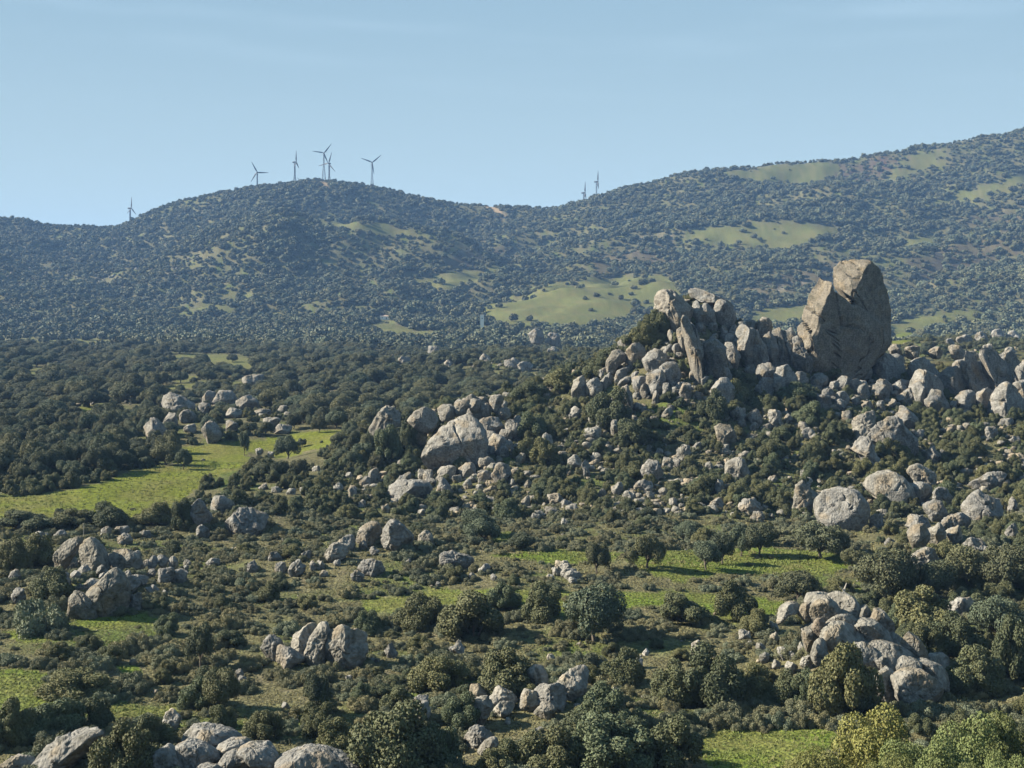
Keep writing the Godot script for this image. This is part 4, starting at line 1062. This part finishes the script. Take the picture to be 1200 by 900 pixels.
func mass(called: String, label: String, category: String, meshes: Array, mat: Material, items: Array) -> void:
	# items: [position, width, height scale, colour]; one object per model
	for k in meshes.size():
		var mm := MultiMesh.new()
		mm.transform_format = MultiMesh.TRANSFORM_3D
		mm.use_colors = true
		mm.mesh = meshes[k]
		var sel := []
		for i in items.size():
			if i % meshes.size() == k: sel.append(items[i])
		if sel.is_empty(): continue
		mm.instance_count = sel.size()
		for i in sel.size():
			var it: Array = sel[i]
			var b := Basis(Vector3.UP, rng.randf() * TAU).scaled(Vector3(it[1], it[2], it[1]))
			mm.set_instance_transform(i, Transform3D(b, it[0]))
			mm.set_instance_color(i, it[3])
		var o := MultiMeshInstance3D.new()
		o.multimesh = mm
		o.material_override = mat
		top(o, called)
		tag(o, label, category, label if meshes.size() > 1 else "", "stuff")

func tint(kind: String) -> Color:
	var c: Color = {"oak": Color(0.080, 0.090, 0.052), "shrub": Color(0.087, 0.096, 0.048), "heath": Color(0.140, 0.144, 0.088), "far": Color(0.080, 0.090, 0.052)}[kind]
	var s := rng.randf_range(0.75, 1.28)
	var hue := rng.randf_range(-0.10, 0.12)
	return Color(c.r * s * (1.0 + hue), c.g * s, c.b * s * (1.0 - hue))

func build_plants() -> void:
	for kind in ["oak", "shrub", "heath", "bright", "far"]:
		kinds[kind] = []
		for k in ({"oak": 6, "shrub": 6, "heath": 5, "bright": 3, "far": 4}[kind]):
			kinds[kind].append(plant_model(kind, 100 + k * 17))
	tops = {"oak": 0.66, "shrub": 0.70, "heath": 0.38, "bright": 0.80, "far": 0.75}
	# --- plants that the photograph shows one by one: column, row of the foot, width, height (pixels), kind, label
	var own := [
		[697, 752, 98, 64, "oak", "wide spreading oak with bare branches beside the green glade"],
		[758, 666, 46, 36, "oak", "small umbrella shaped oak standing alone on grass"],
		[846, 661, 40, 36, "oak", "small leaning oak on the sunlit grass, dark trunk showing"],
		[828, 668, 42, 34, "oak", "small oak left of the leaning oak on sunlit grass"],
		[868, 652, 36, 34, "oak", "small oak right of the leaning oak on sunlit grass"],
		[890, 652, 44, 38, "oak", "broad oak at the end of the row on sunlit grass"],
		[962, 654, 62, 40, "oak", "wide oak shading the right end of the sunlit grass"],
		[700, 672, 40, 36, "oak", "dark small oak beside the heap of pale rocks"],
		[1040, 706, 96, 60, "oak", "large dome shaped oak in front of the warm cleft boulder"],
		[935, 704, 62, 36, "oak", "dark low oak behind the jointed outcrop"],
		[235, 782, 40, 52, "oak", "slender oak standing in the open scrub"],
		[258, 834, 52, 50, "oak", "round oak standing in scrub above the whaleback slabs"],
		[372, 842, 42, 52, "oak", "upright narrow oak right of the whaleback slabs"],
		[1085, 742, 84, 56, "shrub", "domed dense bush behind the jointed outcrop"],
		[988, 838, 90, 90, "shrub", "big round dark bush in front of the jointed outcrop"],
		[835, 828, 84, 72, "shrub", "tall dark bush left of the loose stones"],
		[795, 826, 60, 56, "shrub", ""], [880, 820, 60, 46, "shrub", ""], [925, 826, 60, 44, "shrub", ""], [945, 832, 40, 50, "shrub", ""],
		[1130, 690, 70, 46, "oak", ""], [1180, 694, 70, 52, "oak", ""], [1098, 704, 60, 46, "oak", ""], [1170, 752, 70, 52, "oak", ""], [1120, 770, 70, 56, "shrub", ""], [1185, 800, 60, 84, "shrub", ""], [1140, 810, 70, 56, "shrub", ""],
		[455, 912, 112, 92, "shrub", "largest round dark bush at the bottom edge, right of slabs"],
		[510, 905, 66, 66, "shrub", ""], [395, 880, 56, 40, "shrub", ""],
		[150, 912, 92, 72, "shrub", "big rounded bush right of the long sloping boulder"],
		[178, 880, 60, 48, "shrub", ""], [60, 862, 84, 46, "shrub", ""], [10, 872, 66, 56, "shrub", ""], [110, 852, 50, 40, "shrub", ""], [85, 815, 84, 34, "shrub", "wide dark bush standing in the green pasture"],
		[592, 812, 88, 54, "shrub", "tall bush behind the egg shaped boulder"],
		[515, 806, 84, 42, "shrub", ""], [540, 850, 50, 40, "shrub", ""],
		[705, 850, 60, 54, "shrub", ""], [720, 905, 110, 70, "shrub", ""], [640, 905, 80, 56, "shrub", ""], [780, 900, 92, 66, "shrub", ""], [600, 905, 50, 44, "shrub", ""], [730, 800, 56, 44, "shrub", ""], [680, 880, 70, 44, "shrub", ""],
		[555, 748, 92, 58, "shrub", "wide dark bush below the long green glade"],
		[492, 734, 62, 42, "shrub", ""], [635, 724, 56, 46, "shrub", ""], [590, 712, 50, 32, "shrub", ""], [430, 742, 34, 30, "shrub", ""],
		[862, 724, 52, 44, "shrub", "dark bush at the right end of the glade"],
		[800, 728, 60, 36, "shrub", ""], [885, 742, 40, 30, "shrub", ""],
		[42, 664, 46, 42, "shrub", "round bush left of the left boulder pile"],
		[62, 702, 52, 38, "shrub", ""], [16, 672, 40, 46, "shrub", ""], [44, 738, 74, 36, "heath", "wide grey brown thicket below the left boulder pile"],
		[125, 616, 56, 28, "shrub", ""], [85, 614, 60, 20, "shrub", ""], [30, 618, 70, 22, "shrub", ""], [180, 614, 50, 26, "shrub", ""],
		[215, 620, 32, 40, "shrub", ""], [196, 540, 26, 22, "shrub", "single round bush standing in the bright meadow"], [215, 550, 20, 24, "oak", ""], [286, 534, 14, 30, "oak", "small dark tree standing on the pasture tongue"],
		[354, 513, 14, 10, "oak", "little tree casting a long shadow on the pasture tongue"],
		[760, 408, 46, 34, "shrub", "broad bush on the shoulder left of the split pinnacle"],
		[776, 392, 36, 34, "shrub", ""], [745, 414, 40, 26, "shrub", ""], [790, 345, 22, 10, "shrub", ""], [812, 347, 30, 14, "shrub", "green bush growing on top of the split pinnacle"], [726, 420, 40, 22, "shrub", ""],
		[716, 500, 62, 46, "shrub", "largest dark bush on the slope below the split pinnacle"],
		[745, 520, 56, 34, "shrub", ""], [835, 490, 44, 36, "shrub", ""], [860, 470, 36, 26, "shrub", ""], [930, 468, 66, 22, "shrub", ""], [948, 500, 44, 32, "shrub", ""], [640, 545, 40, 34, "shrub", ""], [625, 520, 44, 38, "shrub", ""],
		[620, 470, 50, 26, "shrub", ""], [660, 455, 56, 24, "shrub", ""], [700, 442, 40, 22, "shrub", ""], [455, 540, 34, 46, "shrub", ""], [478, 530, 30, 40, "shrub", ""], [482, 550, 28, 20, "shrub", ""]]
	for h in range(0, 9): own.append([757 + h * 26, 852, 34, 17, "heath", ""])
	for h in range(0, 8): own.append([1062 + h * 18, 838, 34, 16, "heath", ""])
	for a in own:
		var p := ground(a[0], a[1], 372.0 if a[1] < 530 else 3000.0)
		var k := -p.z / F
		plant(a[4], p - Vector3(0, 0.1, 0), a[2] * k, a[3] * k, a[5])
		if a[3] > 28: keep_clear.append([a[0] - a[2] * 0.35, a[0] + a[2] * 0.35, a[1] - a[3] * 0.9, a[1] - a[3] * 0.35, -p.z - 2.0])
	# leafy bushes close to the camera, on the near slope
	var leafy := ["peaked leafy yellow green bush at the corner of the paddock", "lowest leafy yellow green bush, reaching into the paddock"]
	for a in [[1022, 822, 118, 84.0, 7.6], [962, 868, 96, 82.0, 6.4], [1082, 850, 104, 80.0, 6.5], [1138, 832, 112, 83.0, 7.2], [1196, 826, 112, 84.0, 7.4], [1050, 880, 90, 74.0, 6.0], [1120, 882, 96, 73.0, 6.2], [1180, 878, 90, 74.0, 6.0]]:
		var dd: float = a[3]
		var x: float = (a[0] - CX) / F * dd
		var yg := land(x, dd)
		var ytop: float = EYE - (a[1] - HY) / F * dd
		plant("bright", Vector3(x, yg - 0.1, -dd), a[2] * dd / F * 1.15, ytop - yg, leafy.pop_front() if leafy.size() else "leafy yellow green bush in the thicket on the near slope")
		keep_clear.append([a[0] - a[2] * 0.4, a[0] + a[2] * 0.4, a[1], 920, dd])
	for c in keep_clear:
		for k in range(int((c[0] - 90.0) / 40.0), int((c[1] + 90.0) / 40.0) + 1):
			if not clear_cols.has(k): clear_cols[k] = []
			clear_cols[k].append(c)
	# --- the rest, scattered by zone
	var found := {"oak": [], "shrub": [], "heath": []}
	# zone: kind, near, far, grid, chance, width from, width to, height share, first column, last column
	for z in [
		["heath", 104, 262, 2.05, 0.66, 1.0, 4.0, 0.33, -80, 1280], ["shrub", 104, 150, 4.2, 0.42, 2.0, 4.4, 0.7, -80, 1280], ["shrub", 150, 262, 5.6, 0.30, 1.8, 4.6, 0.58, -80, 1280],
		["shrub", 150, 240, 3.6, 0.7, 3.0, 5.4, 0.75, 1050, 1290], ["oak", 170, 256, 9.0, 0.22, 4.0, 6.5, 0.72, 560, 1280],
		["shrub", 258, 372, 3.2, 0.9, 2.2, 5.8, 0.72, 380, 1290], ["heath", 258, 380, 1.9, 0.8, 1.0, 2.4, 0.5, 380, 1290],
		["shrub", 262, 330, 3.4, 0.75, 2.2, 4.6, 0.72, -90, 440], ["oak", 308, 430, 5.2, 0.86, 4.6, 7.6, 0.8, -90, 430], ["shrub", 330, 470, 5.0, 0.4, 2.4, 4.5, 0.7, -90, 460],
		["oak", 430, 820, 8.4, 0.56, 6.0, 13.0, 0.52, -90, 620], ["oak", 820, 1150, 10.0, 0.66, 7.0, 15.0, 0.5, -90, 430], ["shrub", 430, 800, 6.0, 0.5, 2.6, 4.6, 0.6, -90, 700],
		["shrub", 640, 1150, 6.0, 0.72, 3.5, 6.5, 0.5, 400, 1290], ["oak", 500, 1150, 13.0, 0.45, 5.0, 8.0, 0.6, 560, 1290]]:
		var kind: String = z[0]
		var d: float = z[1]
		var g: float = z[3]
		while d < z[2]:
			var x: float = d * (z[8] - CX) / F
			var xe: float = d * (z[9] - CX) / F
			while x < xe:
				var xx := x + rng.randf_range(-0.48, 0.48) * g
				var dd := d + rng.randf_range(-0.48, 0.48) * g
				x += g
				var ch := rng.randf()
				var wr := rng.randf()
				if ch > z[4] * (0.72 + 0.8 * nz.get_noise_2d(xx * 0.045 + 90.0, dd * 0.045) + 0.28): continue
				var p := Vector3(xx, land(xx, dd), -dd)
				var q := seen(p)
				if q.y > 960.0: continue
				var w: float = lerpf(z[5], z[6], wr * wr)
				var h: float = w * z[7] * rng.randf_range(0.8, 1.25)
				if meadow_at(q, dd, xx) >= 0 and rng.randf() > (0.05 if kind == "heath" else 0.012): continue
				if dd < 420.0 and h > 0.7 and rng.randf() < 0.92 and hides_meadow(q, h * F / dd): continue
				if h > 1.0 and blocked(p, w, h): continue
				found[kind].append([p - Vector3(0, 0.05 * h, 0), w, h])
			d += g
	for kind in ["oak", "shrub", "heath"]:
		var l: Array = found[kind]
		l.sort_custom(func(a, b): return a[1] / -a[0].z > b[1] / -b[0].z)
		var most: int = {"oak": 270, "shrub": 240, "heath": 240}[kind]
		var rest := []
		var made := 0
		for it in l:
			var q := seen(it[0])
			if made < most and q.x > 0 and q.x < 1200 and q.y < 905:
				plant(kind, it[0], it[1], it[2])
				made += 1
			else:
				rest.append([it[0], it[1], it[2] / tops[kind], tint(kind)])
		var ms := []
		for v in kinds[kind]: ms.append(v.all)
		mass({"oak": "oak_wood", "shrub": "bush_cover", "heath": "heath_cover"}[kind], {"oak": "dark evergreen oaks spread over the plain", "shrub": "green bushes covering slopes and plain", "heath": "low olive brown scrub covering the ground"}[kind], {"oak": "wood", "shrub": "bushes", "heath": "scrub"}[kind], ms, M.leaf, rest)
		print(kind, " ", l.size())
	# --- forest of the far hills
	var far := []
	var d := 1130.0
	while d < 2790.0:
		var g := 8.0
		var x := -d * 0.43
		while x < d * 0.43:
			var xx := x + rng.randf_range(-0.9, 0.9) * g
			var dd := d + rng.randf_range(-0.9, 0.9) * g
			x += g
			var ch := rng.randf()
			var n := nz2.get_noise_2d(xx * 0.006 + 40.0, dd * 0.006)
			if ch > 1.03 + n * 0.55: continue
			var p := Vector3(xx, land(xx, dd), -dd)
			var mm := meadow_at(seen(p), dd, xx)
			if mm >= 0 and rng.randf() > (0.4 if meadows[mm].called == "heath" else (0.0 if meadows[mm].called == "dirt_track" else 0.03)): continue
			var w := lerpf(5.0, 14.0, pow(rng.randf(), 1.6)) * (1.05 + n * 0.6)
			if dd > 2600.0: w *= 0.8
			far.append([p - Vector3(0, 0.4, 0), w, w * rng.randf_range(0.75, 1.05), tint("far")])
		d += g
	print("far ", far.size())
	var ms := []
	for v in kinds.far: ms.append(v.all)
	mass("hill_forest", "dark bluish evergreen forest covering the far hills", "forest", ms, M.leaf, far)
	build_stones()
	build_grass()

func build_stones() -> void:
	var ms := []
	for k in 6:
		var poly := PackedVector2Array()
		var rr := RandomNumberGenerator.new()
		rr.seed = 900 + k
		for i in 9:
			var a := TAU * i / 9.0
			poly.append(Vector2(cos(a), sin(a) * 0.62) * rr.randf_range(0.42, 0.56))
		ms.append(rock_mesh(poly, Vector2(0.02, 0.03), 0.36, 500 + k, 14, 4, {"amp": 0.09, "col": Color(0.5, 0.5, 0.5)}))
	var items := []
	for z in [[110, 262, 3.2, 0.16, 0.25, 0.9], [258, 376, 1.9, 0.8, 0.5, 3.2], [262, 470, 5.0, 0.10, 0.4, 1.6], [430, 760, 8.0, 0.26, 0.8, 3.6], [640, 1100, 9.0, 0.34, 1.2, 4.0]]:
		var d: float = z[0]
		while d < z[1]:
			var x := -d * 0.40
			if z[0] == 258 or z[0] == 640: x = -d * 0.11
			while x < d * 0.40:
				var xx: float = x + rng.randf_range(-0.5, 0.5) * z[2]
				var dd: float = d + rng.randf_range(-0.5, 0.5) * z[2]
				x += z[2]
				if rng.randf() > z[3] * (1.0 + 1.6 * nz.get_noise_2d(xx * 0.04, dd * 0.04 + 70.0)): continue
				var p := Vector3(xx, land(xx, dd), -dd)
				if meadow_at(seen(p), dd, xx) >= 0 and rng.randf() > 0.04: continue
				var w: float = lerpf(z[4], z[5], pow(rng.randf(), 2.2))
				var b := rng.randf_range(0.75, 1.25)
				items.append([p + Vector3(0, w * 0.12, 0), w, w * rng.randf_range(0.7, 1.2), Color(0.92 * b, 0.87 * b, 0.78 * b)])
			d += z[2]
	for k in 500:      # bare rocks on the left hillside
		var q := ground(rng.randf_range(20, 230) + rng.randf_range(-20, 20), rng.randf_range(278, 340))
		var w := rng.randf_range(2.0, 6.0)
		items.append([q + Vector3(0, w * 0.2, 0), w, w, Color(0.85, 0.82, 0.78)])
	print("stones ", items.size())
	mass("loose_stones", "pale stones strewn between the bushes", "stones", ms, M.rock, items)

func build_grass() -> void:
	var ms := []
	for k in 3:
		var s := Soup.new()
		var rr := RandomNumberGenerator.new()
		rr.seed = 60 + k
		for i in 16:
			var a := rr.randf() * TAU
			var b := Vector3(rr.randf_range(-0.4, 0.4), -0.05, rr.randf_range(-0.4, 0.4))
			var t := b + Vector3(cos(a) * 0.25, rr.randf_range(0.25, 0.55), sin(a) * 0.25)
			var e := Vector3(-sin(a), 0, cos(a)) * 0.07
			var c := rr.randf_range(0.75, 1.25)
			s.tri(b - e, t, b + e, Color(c, c, c))
		ms.append(s.mesh())
	var items := []
	var d := 106.0
	while d < 345.0:
		var g := 0.62 if d < 150 else (0.95 if d < 240.0 else 1.5)
		var x := -d * 0.385
		while x < d * 0.385:
			var xx := x + rng.randf_range(-0.5, 0.5) * g
			var dd := d + rng.randf_range(-0.5, 0.5) * g
			x += g
			var u := CX + F * xx / dd
			var flat := HY + F * EYE / dd
			var n := nz.get_noise_2d(xx * 0.09 + 12.0, dd * 0.09)
			var p := Vector3(xx, 0, -dd)
			var m := -1
			if d > 262.0 and u > 420.0: continue
			p.y = land(xx, dd)
			m = meadow_at(seen(p), dd, xx)
			if m < 0 and (d > 262.0 or rng.randf() < (0.45 if n > 0.1 else 0.72)): continue
			if m >= 0 and rng.randf() < 0.35: continue
			var c := (Color(0.13, 0.165, 0.038) if m >= 0 else Color(0.16, 0.15, 0.07)).lerp(Color(0.20, 0.175, 0.075), clampf(rng.randf() * 0.5 + n * 0.6, 0.0, 1.0))
			var w := rng.randf_range(0.35, 0.75) * (1.0 if d < 200 else 1.5)
			items.append([p, w, w * rng.randf_range(0.5, 1.0), c])
		d += g
	print("grass ", items.size())
	mass("grass", "short green grass growing on the meadows", "grass", ms, M.leaf, items)

# ------------------------------------------------------------------ turbines, houses, posts
func blade_mesh() -> ArrayMesh:
	var s := Soup.new()
	var n := 9
	var prev := []
	for i in n + 1:
		var t := float(i) / n
		var y := 0.8 + t * 21.2
		var c := lerpf(1.0, 2.9, clampf(t / 0.2, 0, 1)) if t < 0.2 else lerpf(2.9, 0.6, (t - 0.2) / 0.8)
		var th := lerpf(0.9, 0.1, sqrt(t))
		var tw := lerpf(0.35, 0.02, t)
		var ring := []
		for q in [Vector2(-0.35, 0), Vector2(0, 0.5), Vector2(0.65, 0), Vector2(0, -0.5)]:
			var p := Vector3(q.x * c, y, q.y * th)
			ring.append(p.rotated(Vector3.UP, tw))
		if i:
			for j in 4: s.quad(prev[j], prev[(j + 1) % 4], ring[(j + 1) % 4], ring[j], Color.WHITE)
		prev = ring
	s.quad(prev[0], prev[1], prev[2], prev[3], Color.WHITE)
	return s.mesh()

func turbine(px: float, hub_row: float, d: float, yaw: float, spin: float, label: String, pitch := 0.0) -> void:
	var x := (px - CX) / F * d
	var hub_y := EYE + (HY - hub_row) / F * d
	var H := 53.0
	var t := top(Node3D.new(), "wind_turbine")
	t.position = Vector3(x, hub_y - H, -d)
	t.rotation.y = yaw
	tag(t, label, "wind turbine")
	var s := Soup.new()
	var wid := func(y: float) -> float: return lerpf(3.6, 0.95, clampf(y / 30.0, 0, 1)) if y < 30.0 else lerpf(0.95, 0.8, (y - 30.0) / 21.0)
	var lv := [-6.0, 0.0, 6.0, 12.0, 18.0, 24.0, 30.0, 34.0, 38.0, 42.0, 46.0, 51.0]
	var sg := [[-1, -1], [1, -1], [1, 1], [-1, 1]]
	for k in 4:
		var pp := []
		var rr := []
		for y in lv:
			var w: float = wid.call(y)
			pp.append(Vector3(sg[k][0] * w, y, sg[k][1] * w)); rr.append(0.36 if y < 30 else 0.32)
		s.tube(pp, rr, 5, Color.WHITE)
		for i in lv.size() - 1:
			var n: int = (k + 1) % 4
			var w0: float = wid.call(lv[i])
			var w1: float = wid.call(lv[i + 1])
			s.tube([Vector3(sg[k][0] * w0, lv[i], sg[k][1] * w0), Vector3(sg[n][0] * w1, lv[i + 1], sg[n][1] * w1)], [0.14, 0.14], 4, Color.WHITE)
			s.tube([Vector3(sg[n][0] * w0, lv[i], sg[n][1] * w0), Vector3(sg[k][0] * w1, lv[i + 1], sg[k][1] * w1)], [0.14, 0.14], 4, Color.WHITE)
			s.tube([Vector3(sg[n][0] * w1, lv[i + 1], sg[n][1] * w1), Vector3(sg[k][0] * w1, lv[i + 1], sg[k][1] * w1)], [0.12, 0.12], 4, Color.WHITE)
	part("lattice_tower", s.mesh(), M.steel, t)
	var nb := Soup.new()
	nb.tube([Vector3(0, 52.6, -4.6), Vector3(0, 52.8, -4.0), Vector3(0, 53, 0), Vector3(0, 53, 2.2)], [1.0, 1.5, 1.65, 1.2], 10, Color.WHITE)
	part("nacelle", nb.mesh(), M.blade, t)
	var hb := Soup.new()
	hb.tube([Vector3(0, 53, 2.2), Vector3(0, 53, 3.2), Vector3(0, 53, 4.3)], [1.1, 1.1, 0.25], 10, Color.WHITE)
	part("hub", hb.mesh(), M.blade, t)
	for k in 3:
		var b := part("blade", blade_shape, M.blade, t)
		b.position = Vector3(0, 53, 3.1)
		b.basis = Basis(Vector3.BACK, spin + TAU * k / 3.0) * Basis(Vector3.UP, pitch)

var blade_shape: ArrayMesh

func build_things() -> void:
	blade_shape = blade_mesh()
	# spin: angle of one blade from straight up, anticlockwise as seen from the front
	turbine(301.5, 202, 2660, 0.0, deg_to_rad(28), "wind turbine facing the valley, leftmost of the summit group")
	turbine(345.5, 190, 2660, deg_to_rad(84), deg_to_rad(4), "wind turbine seen edge on with one blade straight up on summit", 1.3)
	turbine(379.5, 179.5, 2640, deg_to_rad(12), deg_to_rad(-38), "tallest looking wind turbine on the summit above the dirt track")
	turbine(385.8, 191.5, 2680, deg_to_rad(-20), deg_to_rad(-18), "wind turbine close beside the tallest looking one")
	turbine(436, 190.5, 2650, deg_to_rad(8), deg_to_rad(-50), "wind turbine standing alone right of the summit group")
	turbine(152.5, 244, 2700, deg_to_rad(80), deg_to_rad(0), "small looking wind turbine alone in the low saddle", 1.3)
	turbine(684, 226, 2760, deg_to_rad(82), deg_to_rad(2), "wind turbine half hidden behind the right ridge, lower of two", 1.3)
	turbine(699, 213, 2720, deg_to_rad(84), deg_to_rad(-3), "wind turbine on the right ridge, higher of two", 1.3)
	turbine(355, 219, 2900, deg_to_rad(15), deg_to_rad(32), "wind turbine hidden behind the summit except a blade tip")
	# far buildings
	house(453, 374, 15.0, 6.0, 3.4, "low white farmhouse in the trees above a green field")
	house(66, 396, 11.0, 6.0, 3.0, "small pale farmhouse at the edge of the far field")
	var p := ground(565, 384)
	var t := top(Node3D.new(), "white_tower")
	t.position = p
	tag(t, "narrow white tower among trees at the foot of the pasture", "tower")
	var s := Soup.new()
	s.box(Vector3(-1.9, -1, -1.9), Vector3(1.9, 13.0, 1.9), Color.WHITE)
	part("wall", s.mesh(), M.plaster, t)
	s = Soup.new()
	s.box(Vector3(-2.1, 13.0, -2.1), Vector3(2.1, 13.4, 2.1), Color.WHITE)
	part("roof", s.mesh(), M.plaster, t)
	s = Soup.new()
	s.box(Vector3(-0.5, 9.0, 1.86), Vector3(0.5, 10.4, 1.95), Color.WHITE)
	part("window", s.mesh(), M.pane, t)
	# posts
	post(98, 632, 2.7, 0.05, "thin pale post standing behind the left boulder pile")
	post(331, 641, 1.4, 0.06, "short pale post on the scrubby knoll")
	# dead stump on the jointed outcrop
	var dd := 152.0
	var st := Soup.new()
	var k := dd / F
	st.tube([Vector3(-0.1, -0.9, 0), Vector3(0.0, 0.3, 0), Vector3(0.1, 0.7, 0), Vector3(0.28, 1.3, 0.05)], [0.2, 0.15, 0.1, 0.04], 7, Color.WHITE)
	st.tube([Vector3(0.0, 0.3, 0), Vector3(-0.25, 0.75, 0.06), Vector3(-0.5, 0.9, 0.1)], [0.09, 0.06, 0.03], 6, Color.WHITE)
	var stump := mi(st.mesh(), M.wood)
	stump.position = Vector3((989 - CX) * k, EYE - (697 - HY) * k, -dd)
	top(stump, "dead_stump")
	tag(stump, "bleached dead stump on top of the jointed outcrop", "stump")

func post(px: float, row: float, h: float, r: float, label: String) -> void:
	var s := Soup.new()
	s.tube([Vector3(0, -0.3, 0), Vector3(0.02, h * 0.5, 0), Vector3(0, h, 0.02)], [r * 1.15, r, r * 0.9], 7, Color.WHITE)
	var o := mi(s.mesh(), M.wood)
	o.position = ground(px, row)
	top(o, "wooden_post")
	tag(o, label, "post")

func house(px: float, row: float, w: float, dp: float, h: float, label: String) -> void:
	var t := top(Node3D.new(), "farmhouse")
	t.position = ground(px, row)
	tag(t, label, "house")
	var s := Soup.new()
	s.box(Vector3(-w / 2, -1.5, -dp / 2), Vector3(w / 2, h, dp / 2), Color.WHITE)
	part("wall", s.mesh(), M.plaster, t)
	s = Soup.new()
	var a := [Vector3(-w / 2 - 0.3, h + 0.004, dp / 2 + 0.3), Vector3(w / 2 + 0.3, h + 0.004, dp / 2 + 0.3), Vector3(w / 2 + 0.3, h + 0.004, -dp / 2 - 0.3), Vector3(-w / 2 - 0.3, h + 0.004, -dp / 2 - 0.3), Vector3(-w / 2 - 0.3, h + 1.5, 0), Vector3(w / 2 + 0.3, h + 1.5, 0)]
	s.quad(a[0], a[4], a[5], a[1], Color.WHITE)
	s.quad(a[2], a[5], a[4], a[3], Color.WHITE)
	s.tri(a[0], a[3], a[4], Color.WHITE); s.tri(a[1], a[5], a[2], Color.WHITE)
	s.quad(a[0], a[1], a[2], a[3], Color.WHITE)
	part("roof", s.mesh(), M.tile, t)
	for k in 3:
		var x := -w * 0.32 + k * w * 0.32
		s = Soup.new()
		if k == 1: s.box(Vector3(x - 0.5, 0.0, dp / 2 - 0.05), Vector3(x + 0.5, 2.1, dp / 2 + 0.04), Color.WHITE)
		else: s.box(Vector3(x - 0.5, 1.0, dp / 2 - 0.05), Vector3(x + 0.5, 2.2, dp / 2 + 0.04), Color.WHITE)
		part("door" if k == 1 else "window", s.mesh(), M.pane, t)

# ------------------------------------------------------------------ start
func _ready() -> void:
	rng.seed = 20240
	var cam := Camera3D.new()
	cam.name = "camera"
	cam.position = Vector3(0, EYE, 0)
	cam.set_frustum(900.0 / F * 1.0, Vector2(0, -100.0 / F * 1.0), 1.0, 14000.0)
	add_child(cam)
	cam.make_current()
	var sky_mat := ProceduralSkyMaterial.new()
	sky_mat.sky_top_color = Color(0.278, 0.381, 0.458)
	sky_mat.sky_horizon_color = Color(0.489, 0.535, 0.527)
	sky_mat.sky_curve = 0.12
	sky_mat.ground_horizon_color = Color(0.387, 0.431, 0.431)
	sky_mat.ground_bottom_color = Color(0.25, 0.26, 0.2)
	var cirrus := Image.create(2048, 1024, false, Image.FORMAT_RGBAF)      # faint high streaks of ice cloud
	var cn := FastNoiseLite.new()
	cn.seed = 41; cn.noise_type = FastNoiseLite.TYPE_SIMPLEX_SMOOTH; cn.frequency = 1.0; cn.fractal_octaves = 4
	for v in range(0, 512):
		var el := PI * (0.5 - (v + 0.5) / 1024.0)
		for u in 2048:
			var az := TAU * (u + 0.5) / 2048.0
			var k := cn.get_noise_3d(cos(az) * 3.0, el * 38.0 + sin(az * 2.0) * 0.6, sin(az) * 3.0)
			cirrus.set_pixel(u, v, Color(1, 1, 1, clampf(k * 0.9 + 0.05, 0.0, 0.5) * smoothstep(0.12, 0.2, el)))
	sky_mat.sky_cover = ImageTexture.create_from_image(cirrus)
	sky_mat.sky_cover_modulate = Color(0.9, 0.95, 1.0, 0.05)
	sky_mat.sun_angle_max = 2.0
	sky_mat.sun_curve = 0.05
	var sky := Sky.new()
	sky.sky_material = sky_mat
	var env := Environment.new()
	env.background_mode = Environment.BG_SKY
	env.sky = sky
	env.background_energy_multiplier = 1.0
	env.tonemap_mode = Environment.TONE_MAPPER_LINEAR
	env.tonemap_exposure = 3.3
	env.sdfgi_enabled = true; env.ssao_enabled = true; env.ssil_enabled = true
	env.fog_enabled = true
	env.fog_density = 0.000075
	env.fog_light_color = Color(0.50, 0.66, 0.88)
	var we := WorldEnvironment.new()
	we.name = "world_environment"
	we.environment = env
	add_child(we)
	var sun := DirectionalLight3D.new()
	sun.name = "sun"
	sun.light_energy = 1.6
	sun.light_color = Color(1.0, 0.955, 0.865)
	sun.light_angular_distance = 0.5
	sun.shadow_enabled = true
	var el := deg_to_rad(31.0)
	var back := deg_to_rad(7.0)
	var to_sun := Vector3(-cos(el) * cos(back), sin(el), -cos(el) * sin(back))
	add_child(sun)
	sun.look_at_from_position(to_sun * 100.0, Vector3.ZERO, Vector3.UP)
	setup_land()
	setup_materials()
	build_meadow_list()
	build_ground()
	build_rocks()
	build_plants()
	build_things()
